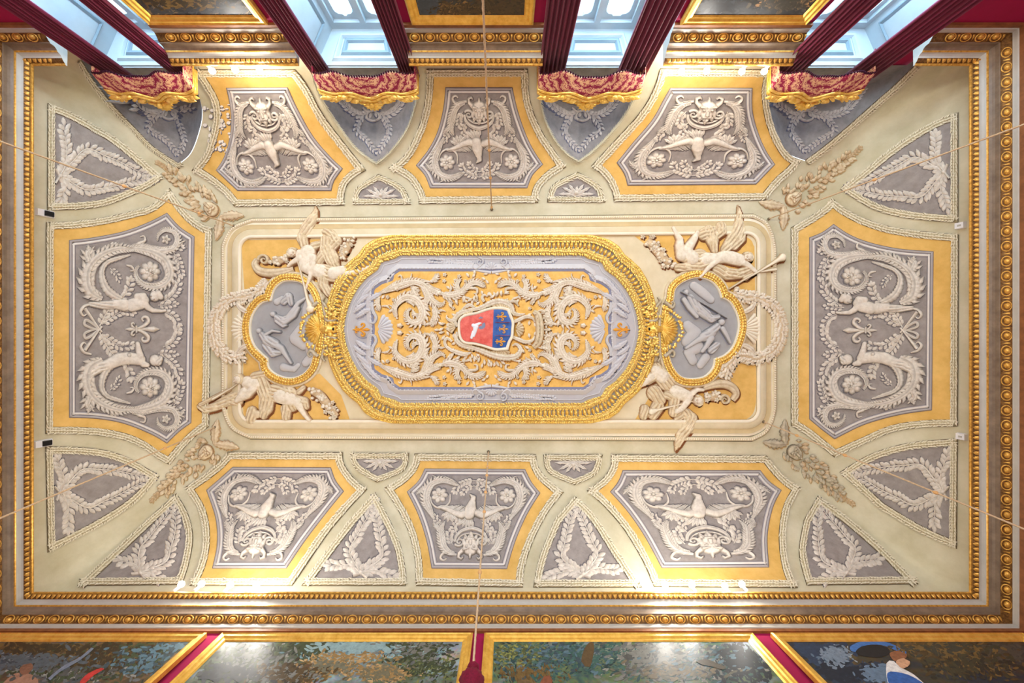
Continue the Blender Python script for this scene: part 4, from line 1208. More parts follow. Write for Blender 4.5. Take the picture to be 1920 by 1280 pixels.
lerp_strip('leaf_torus', 'gold_rough', [(.10, 6), (.14, 9), (.22, 11), (.31, 9.5), (.36, 7)], oval)
lerp_strip('bead_bed', 'med_grey', [(.36, 8), (.37, 4.5), (.65, 4), (.66, 5)], oval)
lerp_strip('inner_torus', 'gold_rough', [(.66, 5.5), (.70, 7.5), (.78, 8.3), (.88, 7), (.92, 3.5), (.96, 2)], oval)
# foliage on the two gilded tori
for nm, f0, hh, stp, w_ in (('gilded_foliage', .22, 10.4, 3.4, 3.2), ('gilded_leaf_edge', .80, 7.6, 4.2, 2.4)):
    mb = MB(); C = resample(between(f0), stp, True)
    for i in range(len(C)):
        d = C[(i+1) % len(C)]-C[i]; a = math.atan2(d[1], d[0])
        for s in (-1, 0, 1):
            mb.leaf(C[i][0]-math.sin(a)*s*w_, C[i][1]+math.cos(a)*s*w_, stp*1.8, 1.7, a+s*1.0+random.uniform(-.4, .4), 2.2, hh-abs(s)*1.4)
    mb.obj(nm, 'gold', oval, kind='stuff')
C = resample(between(.50), 8.15, True)
for i in range(len(C)):
    d = C[(i+1) % len(C)]-C[i-1]; a = math.atan2(d[1], d[0])
    leafi(oval, MAIN, C[i][0], C[i][1], a, 7.0, 12, 6, 5.8, 'gold', 'bead', 'egg')
# lavender inner band and yellow ground
pc = thing('central_medallion', 'lavender and yellow oval field with white acanthus scrolls inside the gilded frame', 'ceiling medallion', at(921, 700))
field(pc, offset(ri, -1), 'lavender', 1.0, 'lavender_band', step=16)
mb = MB(); Z = offset(ri, 4); mb.strip(Z, [(0, 1.2), (.3, 2.4), (1.6, 2.4), (1.8, 1.2)]); Z = offset(ry_, -8); mb.strip(Z, [(-6, 1.1), (-5.6, 2.2), (0, 2.6), (.4, 3.4), (3, 3.4)]); mb.obj('lavender_moulding', 'lavender_light', pc)
mb = MB(); mb.strip(ry_, [(-4.8, 2.2), (-1, 2.2), (0, 1.4)]); mb.obj('lavender_edge', 'lavender_line', pc)
mb = MB(); C = resample(offset(ry_, -6), 7.3, True)
for q in C: mb.dome(q[0], q[1], 2.4, 2.4, 4.6, h0=2, n=7, rings=2)
mb.obj('pearl_edge', 'lavender_light', pc, kind='stuff')
field(pc, ry_, 'yellow_mid', 1.7, 'yellow_ground', step=16)

paint_shadows(pc, 1.3, 1.5, 'shade_warm', 1.95)
# scrollwork: one quarter, mirrored four times
def quarter(sx, sy):
    M = lambda x, y: (921.5 + sx*(x-921.5), 617 + sy*(y-617))
    q = lambda pts: [M(*p) for p in catmull(pts, 2)]
    H_ = 1.7
    def part(name, lst):
        mb = MB()
        for pts, w, h, se in lst:
            w = [k*1.38 for k in w]
            (mb.foliate if se and max(w) > 3.6 else mb.tube)(q(pts), w, h*1.25, serr=se, period=5, groove=.25, step=1.3)
        mb.obj(name, 'stucco', pc, h=H_)
    part('acanthus_spiral', [([(745, 598), (741, 578), (750, 563), (764, 556), (780, 560), (791, 572), (795, 588), (789, 602), (775, 606), (764, 597), (764, 584), (772, 578)], [1.6, 2.6, 3.6, 4.6, 5, 4.8, 5, 5.4, 4.6, 3.4, 2.4, 1], 5, .3),
        ([(762, 566), (773, 566), (781, 573)], [1, 3.4, .6], 4, .35), ([(774, 580), (778, 590), (788, 592)], [1, 3.2, .6], 4, .3), ([(742, 580), (735, 574), (728, 571)], [2, 1.4, .4], 3, .2)])
    part('acanthus_branch', [([(708, 552), (724, 545), (740, 538), (754, 533), (774, 528), (790, 531), (806, 541), (822, 548)], [1, 2.6, 4.4, 4, 3.4, 4.2, 3, 3.4], 5, .25),
        ([(790, 531), (800, 546), (808, 562), (820, 571), (832, 570), (834, 563)], [2.4, 4, 4.2, 3.8, 2, .8], 4.5, .35),
        ([(796, 540), (802, 556), (797, 572), (806, 582)], [2, 3, 2.6, .6], 4, .35), ([(782, 540), (774, 544), (783, 556), (787, 562)], [1, 3, 2.4, .6], 4, .3),
        ([(770, 536), (778, 541), (787, 548)], [1.2, 3, .8], 3.6, .3), ([(808, 528), (817, 523), (822, 512)], [2.6, 3, .8], 4, .3), ([(788, 526), (798, 527), (812, 530)], [1, 2.4, .6], 3.4, .2),
        ([(753, 530), (754, 522), (751, 516), (747, 519)], [1.6, 1.4, 1.4, .8], 3, 0), ([(766, 529), (771, 520), (772, 512)], [1.4, 1.8, .5], 3, .2)])
    part('acanthus_tendril', [([(828, 550), (842, 555), (858, 552), (870, 544), (878, 534), (890, 529), (902, 532), (911, 539)], [3, 4.6, 4, 3, 3, 3.6, 3, .8], 5, .3),
        ([(862, 550), (856, 538), (858, 528), (866, 522)], [2.4, 3.4, 2.6, .6], 4, .35), ([(874, 542), (884, 540), (894, 542), (894, 550), (888, 550)], [1, 2.6, 2.6, 2, .8], 4, .2),
        ([(842, 552), (846, 540), (844, 532)], [1.6, 2.4, .5], 3.4, .3), ([(868, 556), (880, 560), (886, 566)], [1.2, 2.4, .5], 3, .3)])
    part('acanthus_fall', [([(812, 574), (818, 588), (814, 602), (808, 612)], [2.6, 3.8, 3.4, 1], 4.4, .35), ([(818, 586), (828, 582), (836, 584)], [1, 2.6, .6], 3.4, .3), ([(812, 604), (800, 608), (790, 607)], [2, 2.6, .6], 3.6, .3),
        ([(712, 556), (708, 570), (712, 584)], [1.6, 3.6, .6], 3.6, .4), ([(716, 574), (726, 574), (732, 580)], [1, 2.4, .6], 3, .3)])
    for (x, y, r) in ((744, 541, 6.5), (824, 549, 6.5), (750, 610, 6)):
        mb = MB(); c = M(x, y); mb.dome(c[0], c[1], r, r*.8, 5, wob=.18, k=5, n=15); mb.dome(c[0]+2*sx, c[1], r*.5, r*.5, 6.4); mb.obj('calyx', 'stucco', pc, h=H_)
    for (x, y, r) in ((834, 515, 4.2), (833, 527, 4), (861, 518, 4), (846, 568, 4.4), (727, 557, 4), (873, 527, 3.6), (738, 562, 3.4), (850, 578, 3.6), (893, 563, 4)):
        mb = MB(); c = M(x, y); mb.rosette(c[0], c[1], r*1.15, 3.6, 5); mb.obj('small_flower', 'stucco', pc, h=H_)
    for (x, y, a) in ((880, 520, -2.2), (885, 521, -.9), (890, 516, -1.6), (902, 520, .5), (910, 524, .9), (906, 515, -.3), (840, 560, 1.2), (884, 572, -1.3), (877, 568, -2.4), (892, 572, -.7), (846, 588, .4), (850, 600, 1.4), (842, 604, 2.0), (722, 552, 2.2), (718, 590, 1), (728, 586, -.6), (858, 566, -2), (866, 562, -1.0), (905, 554, -1.8), (914, 556, -1.2), (836, 536, .6), (850, 524, .2)):
        c = M(x, y); aa = math.atan2(sy*math.sin(a), sx*math.cos(a))
        leafi(pc, MAIN, c[0], c[1], aa, 10, 5, 2.8, H_, 'stucco', 'leaf')
for sx in (1, -1):
    for sy in (1, -1): quarter(sx, sy)
SHADE[pc.name+'_q'] = SHADE.pop(pc.name)
paint_shadows(pc, 1.1, 1.3, 'shade_lav', 1.3)
# middle of each long side: grey shell and laurel
for sy in (1, -1):
    M = lambda x, y: (x, 617 + sy*(y-617))
    mb = MB(); c = M(921, 508)
    mb.fan(c[0], c[1]-2*sy, 15, (PI*1.05 if sy > 0 else PI*.95-PI*.9), (PI*1.95 if sy > 0 else PI*.95), 7, 4)
    for s in (-1, 1):
        mb.tube([M(921.5+s*(a-921.5), b) for a, b in catmull([(921, 511), (905, 509), (893, 507), (882, 508)], 2)], [3.4, 3, 2, .6], 4)
        mb.spiral(*M(921.5+s*22, 491), 2, 8, 0, 1.3*s, 1.4, 2.2, 4)
        mb.tube([M(921.5+s*(a-921.5), b) for a, b in catmull([(902, 497), (893, 504), (886, 500), (889, 493)], 2)], [2, 2.4, 2, 1], 4)
    mb.obj('shell_ornament', 'lavender_light', pc, h=1.2)
    for s in (-1, 1):
        sprig(pc, MAIN, [M(921.5+s*(a-921.5), b) for a, b in [(888, 494), (868, 493), (842, 491), (806, 488)]], L=9, W=5, pitch=5.2, m='lavender_light', H=4, stem=3.)
# ends: acanthus, disc with gold lily, shell
for s in (-1, 1):
    M = lambda x, y: (921.5 + s*(x-921.5)*-1, y) if s > 0 else (x, y)
    A = lambda a: (PI-a) if s > 0 else a
    for k in range(7):
        for sy in (-1, 1):
            mb = MB(); x, y = [(668, 596), (664, 586), (668, 574), (676, 562), (686, 552), (674, 588), (690, 566)][k]
            L_ = [26, 30, 36, 42, 44, 26, 34][k]; a = [-.75, -.85, -.95, -1.0, -1.05, -.5, -.75][k]
            c = M(x, 617+sy*(617-y)*1.0 if sy > 0 else y)
            a2 = a if sy < 0 else -a
            mb.acanthus(c[0], c[1], L_, 7.5, A(a2), 4.6, bend=(.5 if sy < 0 else -.5)*(1 if s < 0 else -1), lobes=5)
            mb.obj('acanthus_spray', 'lavender_light', pc, h=1.6)
    mb = MB(); c = M(680, 617); mb.dome(c[0], c[1], 17, 17, 5, n=24); mb.obj('disc', 'lavender', pc, h=1.2)
    mb = MB(); c = M(708, 617); mb.fan(c[0], c[1], 31, A(-1.25), A(1.25), 9, 6); mb.obj('shell', 'lavender_light', pc, h=1.8)
    mb = MB()
    for sy in (-1, 1):
        mb.tube([M(x, 617+sy*y) for x, y in catmull([(698, 50), (700, 34), (706, 22), (702, 12), (694, 13), (695, 20)], 2)], [3.6, 3.6, 3.4, 3, 2.4, 1.4], 5.5, groove=.4)
    mb.obj('volute', 'lavender_light', pc, h=2)
    c = M(679, 618); fleur(pc, c[0], c[1], 16.5, A(0), 'gold_paint', h=6.0)

# gilded shell clasps on the oval frame
for s in (-1, 1):
    X = lambda x: x if s < 0 else 1843-x
    A = lambda a: a if s < 0 else PI-a
    t = thing('gilded_shell', 'gilded scallop shell clasp at the %s end of the oval frame' % ('left' if s < 0 else 'right'), 'shell', at(X(600), 617), 'gilded shells of the oval frame')
    mb = MB(); mb.fan(X(607), 617, 35, A(PI-1.35), A(PI+1.35), 13, 11); mb.obj('shell', 'gold', t, h=4)
    mb = MB(); mb.relief([([X(608), 617, 6, X(618), 617, 8.5, X(628), 617, 6], 6), ([X(624), 606, 4.5], 8), ([X(624), 628, 4.5], 8), ([X(617), 613, 2.4], 13), ([X(617), 621, 2.4], 13)], hs=.9)
    mb.obj('lion_mask', 'gold', t, h=3)
    mb = MB(); mb.dome(X(629.5), 617, 3, 4.5, 10.5); mb.obj('dark_mouth', 'black_plastic', t, h=6)
    mb = MB(); random.seed(3)
    for k in range(30):
        a = PI-1.45+2.9*k/29; r = 35+random.uniform(-2, 3)
        mb.leaf(X(607+r*math.cos(a)), 617+r*math.sin(a), 8, 3, A(a+random.uniform(-1.1, 1.1)), 3, 7)
    for sy in (-1, 1):
        for k in range(26):
            x = 612+random.uniform(0, 26); y = 617+sy*(18+random.uniform(0, 34)); mb.leaf(X(x), y, 8, 2.6, A(random.uniform(0, 6.28)), 3, 12)
    mb.obj('gilded_leaves', 'gold', t, h=3)
    for sy in (-1, 1):
        mb = MB()
        mb.tube([(X(a), 617+sy*(b-617)) for a, b in catmull([(633, 598), (626, 602), (616, 600), (613, 590), (617, 580), (612, 572), (607, 565), (612, 557)], 2)], [3, 4, 4.4, 3.6, 3, 3, 2.8, 2], 7)
        mb.tube([(X(a), 617+sy*(b-617)) for a, b in catmull([(600, 566), (594, 571), (586, 577), (581, 572), (583, 566), (588, 568)], 2)], [4, 4.4, 4, 3, 2.4, 1.4], 7)
        mb.obj('stone_scroll', 'stucco_shade', t, h=6)

# ------------------------------------------------------------------ coat of arms
ca_t = thing('coat_of_arms', 'painted shield, half red with white bird, half blue with three gold lilies', 'coat of arms', at(910, 617))
paint_shadows(ca_t, 1.6, 2.0, 'shade_warm', 2.0)
SH = "864,610 866,600 875,594 895,590 912,584 926,581 943,581 951,583c 955,594 959,605 958,617 957,630 952,640 949,651c 932,652 922,650 907,645 890,641 873,639 866,630"
S_ = curve(SH, True, 3.)
def clipx(P, keep_left):
    div = lambda y: 926 + 2.2*math.sin(PI*(y-581)/70) - (3.0 if y > 640 else 0)*(y-640)/12
    out = []
    n = len(P)
    for i in range(n):
        a, b = P[i], P[(i+1) % n]
        fa, fb = (a[0]-div(a[1]))*(1 if keep_left else -1), (b[0]-div(b[1]))*(1 if keep_left else -1)
        if fa <= 0: out.append(tuple(a))
        if (fa <= 0) != (fb <= 0):
            t_ = fa/(fa-fb); out.append(tuple(a+(b-a)*t_))
    Q = np.array(out)
    return orient(Q)
mb = MB(); mb.fill(S_, 9, 6); o_ = mb.obj('shield_board', 'cream', ca_t, h=-.6)
mb = MB(); mb.fill(clipx(S_, True), 9.2, 5)
mb.v = [(x, y, h+3.5*math.sqrt(max(0, 1-((x-900)/50)**2-((y-616)/46)**2))) for x, y, h in mb.v]; mb.obj('red_field', 'shield_red', ca_t)
mb = MB(); mb.fill(clipx(S_, False), 9.2, 5)
mb.v = [(x, y, h+3.5*math.sqrt(max(0, 1-((x-912)/52)**2-((y-616)/46)**2))) for x, y, h in mb.v]; mb.obj('blue_field', 'shield_blue', ca_t)
mb = MB()
for y in (604.6, 629): mb.tube([(929, y), (942, y+.3), (956, y)], [.35, .35, .35], 14.5, h0=9.5, step=3)
mb.obj('red_bar', 'shield_red', ca_t)
for (x, y) in ((940, 594), (943, 617), (938, 640)): fleur(ca_t, x, y, 10.5, PI*.0, 'gold_paint', h=11.5)
mb = MB()
mb.relief([([888, 610, 3.4, 893, 613, 5, 891, 622, 3.6, 889, 630, 2.2], 1), ([893, 610, 3.4, 899, 607, 2.4, 903, 606, 1], 1), ([888, 622, 2.6, 885, 633, 2.6], .8)], step=.4)
mb.obj('white_bird', 'white_bird', ca_t, h=12)
for k in range(9):
    a = -.6+k*.35
    leafi(ca_t, MAIN, 903, 610, a, 9, 3.2, 1.4, 12.2, 'branch_blue', 'silver_leaf')
for a in (-2.6, -1.6, -.6): leafi(ca_t, MAIN, 902, 598, a, 5, 2.6, 1.4, 12., 'branch_blue', 'silver_leaf')
mb = MB()
mb.strip(S_, [(-5.5, 5), (-5, 11), (-3, 12.5), (-1.2, 11), (0, 10.5), (.6, 9)]); mb.obj('shield_rim', 'cream', ca_t)
mb = MB()
for pts, w, h, se in [
    ([(858, 612), (853, 600), (862, 588), (880, 582), (900, 578), (915, 571), (930, 566), (946, 567), (958, 574), (962, 586), (972, 590), (984, 588)], [3, 5, 5.5, 4, 3.5, 5, 6, 6, 6, 5, 4, 1.4], 10, .25),
    ([(858, 622), (856, 636), (866, 646), (884, 651), (902, 657), (920, 664), (940, 669), (956, 670), (970, 666), (976, 654), (968, 645), (960, 648)], [3, 5, 5.5, 4.5, 5, 6, 6.5, 6.5, 6, 5, 4, 1.6], 10, .25),
    ([(848, 640), (838, 634), (834, 642), (840, 652), (856, 660), (872, 664), (884, 660)], [2.4, 3.4, 3, 3.6, 5, 4.5, 1.6], 8, .25),
    ([(856, 598), (846, 601), (838, 596), (838, 590)], [3, 4, 3, 1], 8, .25), ([(850, 617), (842, 617), (834, 614)], [6, 5, 1], 6, .3),
    ([(866, 581), (880, 572), (890, 577), (898, 580)], [2, 4, 3, 1], 8, .2), ([(908, 566), (904, 558), (908, 553), (914, 556)], [2.4, 2.6, 2.2, 1], 8, 0),
    ([(962, 604), (972, 600), (985, 594), (998, 596), (1002, 604)], [3, 4, 3.6, 3, 1.4], 9, .15), ([(962, 632), (972, 636), (985, 641), (998, 638), (1002, 630)], [3, 4, 3.6, 3, 1.4], 9, .15),
    ([(948, 574), (956, 566), (966, 566), (972, 574)], [1.4, 3, 3, 1.4], 11, .3)]:
    mb.tube(catmull(pts, 2), [q*1.35 for q in w], h*1.1, serr=se, period=5, groove=.35, step=1.4)
mb.obj('scroll_cartouche', 'stucco', ca_t)
for x, y, R_, a0, a1, n_ in ((942, 584, 23, -PI*.88, -PI*.12, 7), (938, 650, 22, PI*.14, PI*.86, 7), (884, 594, 18, -PI*.95, -PI*.4, 4), (884, 640, 19, PI*.4, PI*.92, 4)):
    mb = MB(); mb.fan(x, y, R_, a0, a1, n_, 5, inner=.3); mb.obj('fluted_shell', 'stucco_warm', ca_t, h=2)
mb = MB(); mb.fan(966, 617, 17, -1.2, 1.2, 6, 8, inner=.15); mb.fan(856, 613, 16, PI-1.0, PI+1.0, 5, 6); mb.obj('small_shell', 'stucco_warm', ca_t, h=3)
for k, (x, y, a) in enumerate([(850, 578, -2.4), (858, 572, -1.9), (868, 568, -1.2), (876, 566, -.6), (888, 566, -1.4), (896, 562, -1.9), (930, 557, -1.2), (940, 556, -1.6), (922, 558, -2.0), (918, 560, -.6), (944, 552, -.5),
    (836, 606, 3.0), (833, 614, 2.6), (834, 622, 2.9), (836, 628, 2.3), (832, 610, -2.6), (826, 618, 3.1), (900, 668, 1.9), (908, 672, 1.5), (914, 672, 1.0), (922, 676, 1.7), (930, 676, 1.1), (938, 676, .6), (872, 668, 1.8), (864, 666, 2.4), (852, 660, 2.2), (880, 668, 1.2), (890, 666, 1.6), (975, 640, .2), (982, 648, .5), (976, 652, .9), (984, 642, -.2)]):
    leafi(ca_t, MAIN, x, y, a, 12, 5, 3.5, 3.5, 'stucco', 'leaf')
cr = thing('crown', 'white stucco open crown with ring of pearls to the right of the shield', 'crown', at(1012, 617))
paint_shadows(cr, 1.6, 2.0, 'shade_warm', 2.0)
mb = MB(); mb.tube(catmull([(1000, 584), (1008, 590), (1011, 603), (1012, 617), (1011, 632), (1008, 643), (1000, 651)], 2), [5, 8, 9, 9, 9, 8, 6], 12, groove=.3); mb.obj('crown_band', 'stucco_warm', cr)
mb = MB()
for k in range(9): mb.dome(1011.5-abs(k-4)**2*.45, 590+k*6.9, 1.2, 1.6, 14, h0=9, n=7, rings=2)
mb.obj('pearls', 'stucco_brown', cr)
for k in range(7):
    y = 588+k*10; x = 1021-abs(k-3)**2*.5; a = (k-3)*.22
    mb = MB(); mb.acanthus(x-2, y, 15, 4.5, a, 9, lobes=3); mb.dome(x+8, y+8*math.sin(a), 3.4, 3.4, 9); mb.dome(x+3, y-4, 2.6, 2.6, 9); mb.dome(x+3, y+4, 2.6, 2.6, 9)
    mb.obj('crown_fleuron', 'stucco', cr)

# ------------------------------------------------------------------ the two quatrefoil medallions
def medallion(pathQ, label, figs, leafmat='gold'):
    Q = curve(pathQ, True, 3.); c = Q.mean(0)
    t = thing('quatrefoil_medallion', label, 'ceiling medallion', at(*c), 'quatrefoil medallions')
    mb = MB(); mb.strip(Q, [(-19, .8), (-18.5, 4.5), (-14.5, 5), (-14, 4)]); mb.obj('outer_moulding', 'stucco_warm', t)
    mb = MB(); mb.strip(Q, [(-14, 4), (-13, 6.5), (-8, 8.2), (-3.6, 6.5), (-3, 4)]); mb.obj('gilded_torus', 'gold_old', t)
    mb = MB(); mb.strip(Q, [(-3, 4), (-2.7, 6), (-.4, 6), (0, 1.4)]); mb.obj('inner_bead', 'cream', t)
    field(t, offset(Q, -1), 'med_grey', 1.4, 'grey_field', step=8)
    C = resample(offset(Q, -8.2), 5.2, True); n = len(C); mb = MB()
    for i in range(n):
        d = C[(i+1) % n]-C[i]; a = math.atan2(d[1], d[0])
        for s in (-1, 0, 1): mb.leaf(C[i][0]-math.sin(a)*s*3, C[i][1]+math.cos(a)*s*3, 8.5, 2.1, a+s*.4, 2.2, 7.6-abs(s)*1.2)
    mb.obj('gilded_leaves', leafmat, t, kind='stuff')
    paint_shadows(t, -1.0, 1.3, 'shade_lav', 1.9)
    for nm, pr in figs:
        if nm == 'cloud':
            for q in pr:
                mb = MB(); mb.relief([q], step=1.1, hs=.55); mb.obj(nm, 'med_fig', t, h=1.2, sh=False)
        else:
            mb = MB(); mb.relief(pr, step=.8, hs=.7, sm=1); mb.obj(nm, 'med_fig', t, h=2.4)
    return t
medallion("511,564c 517,544 530,531 545,528 564,531 579,544 588,560 592,580 595,600 596,617 594,635 592,652 588,667 582,686 567,701 545,707 522,701 507,688 505,671c 492,660 479,645 472,619 476,592 492,570",
 'quatrefoil medallion with grey figures in clouds, left of the gilded oval', [
 ('cloud', [([582, 560, 9, 580, 580, 13, 574, 600, 10, 584, 618, 12], 0), ([566, 618, 11, 556, 634, 13, 570, 646, 11], .6), ([584, 648, 12, 586, 668, 10, 574, 680, 8], .3), ([530, 560, 6, 520, 566, 7], 0), ([532, 688, 8, 552, 692, 6, 560, 684, 5], 0)]),
 ('seated_figure', [([515, 589, 5.4], 4), ([522, 596, 6.5, 534, 602, 9, 544, 596, 7], 2, .5), ([544, 594, 6, 554, 580, 5, 562, 568, 4.4, 574, 560, 3], 3), ([538, 604, 5, 554, 592, 5, 562, 578, 3.4], 4), ([521, 602, 3.4, 534, 612, 3, 540, 610, 2], 5), ([534, 566, 7, 543, 556, 8, 548, 570, 5], .6, .8)]),
 ('seated_figure', [([489, 620, 5.4], 4), ([494, 628, 6.5, 504, 638, 10, 518, 644, 9], 2, .6), ([516, 644, 7, 530, 652, 6, 540, 668, 4, 548, 680, 3], 3), ([500, 648, 7, 514, 662, 8, 526, 660, 6], 1, .7), ([500, 628, 3.4, 514, 620, 3, 528, 622, 2.4], 5)])])
medallion("1262,563 1266,542 1284,528 1307,522 1330,528 1344,542 1350,559c 1366,567 1379,590 1382,614 1373,645 1358,663 1337,672c 1334,688 1319,704 1295,708 1276,704 1262,688 1254,665 1252,640 1252,610 1254,585",
 'quatrefoil medallion with grey figures in clouds, right of the gilded oval', [
 ('cloud', [([1288, 610, 10, 1302, 624, 13, 1288, 640, 12], 0), ([1306, 650, 13, 1290, 660, 10, 1298, 676, 9], .5), ([1322, 670, 9, 1312, 684, 8], .2), ([1300, 536, 9, 1316, 548, 10, 1332, 562, 8], 0)]),
 ('seated_figure', [([1284, 548, 5.4], 4), ([1292, 558, 7, 1304, 576, 10, 1322, 590, 10], 2, .6), ([1280, 562, 5, 1290, 578, 5, 1304, 594, 4], 4), ([1276, 548, 1.4, 1320, 572, 1.2, 1360, 597, 1], 7), ([1312, 586, 8, 1332, 598, 8, 1344, 594, 5], 2, .6)]),
 ('seated_figure', [([1350, 604, 6.4], 4), ([1342, 612, 7, 1330, 624, 10, 1316, 632, 9], 2, .5), ([1316, 632, 7, 1302, 640, 5, 1284, 652, 3.4], 4), ([1330, 634, 7, 1322, 648, 5, 1314, 658, 4], 4), ([1352, 616, 5, 1360, 630, 4, 1366, 642, 3], 4), ([1332, 656, 8, 1342, 646, 7], 1, .7)])])

# wreaths
def wreath(label, runs, group):
    t = thing('leaf_wreath', label, 'wreath', at(*runs[0][0][len(runs[0][0])//2]), group)
    paint_shadows(t, 1.8, 2.0, 'stucco_brown', 5.0)
    for pts, w in runs:
        P = resample(np.array(catmull(pts, 3)), 2)
        mb = MB(); mb.tube(P, [w*.6, w*.75, w*.75, w*.5], 5, h0=-.4); mb.obj('wreath_core', 'stucco_brown', t, h=2)
        n = len(P)
        for i in range(0, n-1, 2):
            d = P[i+1]-P[i]; a = math.atan2(d[1], d[0])
            for s in (-1, -.35, .35, 1):
                leafi(t, MAIN, P[i][0]-math.sin(a)*s*w*.4, P[i][1]+math.cos(a)*s*w*.4, a+s*1.15+random.uniform(-.45, .45), 10, 5.4, 4.5, 6-2.5*abs(s), 'stucco', 'leaf')
wreath('cream leafy wreath with trailing garland around the left niche shell', [([(506, 528), (488, 546), (462, 556), (436, 562), (417, 575), (405, 596), (403, 620), (408, 645), (420, 660), (438, 670), (460, 666)], 11)], 'leaf wreaths')
wreath('cream leafy wreath with trailing garland around the right niche shell', [([(1372, 548), (1392, 556), (1420, 560), (1444, 572), (1458, 592), (1462, 616), (1456, 642), (1440, 662), (1418, 672), (1396, 668), (1376, 664)], 11), ([(1376, 668), (1364, 684), (1356, 706)], 10)], 'leaf wreaths')
for s, lab in ((-1, 'left'), (1, 'right')):
    X = (lambda x: x) if s < 0 else (lambda x: 1860-x)
    A = (lambda a: a) if s < 0 else (lambda a: PI-a)
    t = thing('niche_shell', 'cream scallop shell in a niche beside the %s medallion' % lab, 'shell', at(X(440), 615), 'niche shells')
    mb = MB(); mb.fill(curve([(X(418), 580), (X(440), 560), (X(470), 580), (X(474), 617), (X(470), 655), (X(440), 672), (X(418), 650)], True, 4), 1.2, 9); mb.obj('niche', 'stucco_brown', t)
    mb = MB(); mb.fan(X(474), 616, 42, A(PI-.85), A(PI+.85), 8, 6); mb.obj('shell', 'cream', t, h=1.5)
    mb = MB()
    for sy in (-1, 1): mb.tube([(X(a), 616+sy*b) for a, b in catmull([(474, 30), (464, 32), (452, 40), (448, 50), (456, 54)], 2)], [3, 6, 6, 4, 2], 8, groove=.35)
    mb.obj('volute_bracket', 'stucco', t, h=1.5)

# big stone volutes near two angels, fruit clusters
def volute(label, sp, body):
    t = thing('stone_volute', label, 'volute', at(sp[0], sp[1]), 'stone volutes by the angels')
    paint_shadows(t, 1.8, 2.2, 'shade_brown', 1.5)
    mb = MB(); mb.tube(catmull(body, 2), [5, 8, 9.5, 9, 8, 6], 9, groove=.2); mb.spiral(sp[0], sp[1], 2, sp[2], sp[3], sp[4], 1.6, 3., 10); mb.obj('volute_scroll', 'stucco_warm', t, h=1)
    return t
volute('beige stone volute beside the upper left angel', (497, 488, 10, 0., -1.5), [(552, 504), (530, 510), (508, 512), (488, 508), (479, 496), (484, 486)])
volute('beige stone volute beside the lower right angel', (1357, 749, 10, 0., -1.5), [(1318, 728), (1336, 721), (1356, 719), (1372, 726), (1379, 738), (1372, 750)])
def cluster(label, pts, r, n, m='stucco'):
    t = thing('fruit_festoon', label, 'festoon', at(*pts[0]), 'fruit and flower festoons'); paint_shadows(t, 2, 2.4, 'shade_brown', 1.4); mb = MB()
    P = resample(np.array(catmull(pts, 3)), 3); random.seed(int(pts[0][0]))
    mb.tube(P, [r*.8, r, r, r*.6], 3); mb.obj('festoon_core', 'stucco_brown', t, h=1); 
    for k in range(n):
        p = P[random.randrange(len(P))]; x = p[0]+random.uniform(-r, r); y = p[1]+random.uniform(-r, r)
        mb = MB()
        if k % 3: mb.dome(x, y, random.uniform(3, 4.6), random.uniform(3, 4.6), random.uniform(5, 8), h0=1, n=9, wob=.08, k=4)
        else: mb.rosette(x, y, random.uniform(4.5, 6), random.uniform(5, 8), 5)
        mb.obj('blossom' if k % 3 == 0 else 'fruit', m, t, h=1)
cluster('fruit festoon falling behind the upper left angel to the right of the drapery', [(640, 482), (650, 464), (656, 452)], 9, 16)
cluster('small fruit festoon beside the head of the upper left angel', [(512, 492), (524, 488), (536, 486)], 8, 16)
cluster('long fruit festoon right of the lower left angel', [(584, 732), (600, 740), (615, 760), (632, 780)], 10, 34)
cluster('fruit festoon left of the upper right angel', [(1214, 450), (1228, 466), (1244, 484), (1256, 496)], 10, 34)
cluster('small fruit festoon under the volute of the lower right angel', [(1324, 742), (1336, 744), (1346, 740)], 8, 16)

# angels
def angel(label, body, wing, cloth, horn, head):
    t = thing('angel_figure', label, 'painted angel', at(head[0], head[1]), 'trumpeting angels of the ceiling corners')
    paint_shadows(t, 2.2, 2.6, 'shade_brown', 1.6)
    mb = MB(); mb.relief(cloth, step=.9, hs=.85, sm=0); mb.obj('drapery', 'stucco_warm', t, h=1.2)
    mb = MB(); mb.relief(body, step=.9, hs=.9, sm=2); mb.obj('body', 'stucco', t, h=2.5)
    mb = MB(); mb.relief(wing, step=.9, hs=.6, sm=0); mb.obj('wing', 'stucco_warm', t, h=1.5)
    x, y, r, a = head
    mb = MB(); ca, sa = math.cos(a), math.sin(a)
    f = lambda u, v: (x+r*(u*ca-v*sa), y+r*(u*sa+v*ca))
    pr = [([*f(0, 0), r], 4), ([*f(.35, .28), r*.22], 4+r*.75), ([*f(.35, -.28), r*.22], 4+r*.75), ([*f(.45, 0), r*.2, *f(.75, 0), r*.24], 4+r*.7), ([*f(.95, 0), r*.22], 4+r*.4)]
    mb.relief(pr, step=.6, hs=.95, sm=1); mb.obj('head', 'stucco', t, h=2)
    mb = MB(); random.seed(int(x))
    for k in range(16):
        b = PI*.5+PI*k/15*1.0; q = f(math.cos(b)*.75, math.sin(b)*.9); mb.dome(q[0], q[1], r*.38, r*.38, 4+r*.7+random.uniform(0, 1.5), h0=0, n=8)
    mb.obj('hair', 'stucco_warm', t, h=2)
    mb = MB(); mb.relief(horn, step=.7, hs=.9, sm=0); mb.obj('trumpet', 'cream', t, h=8)
    return t
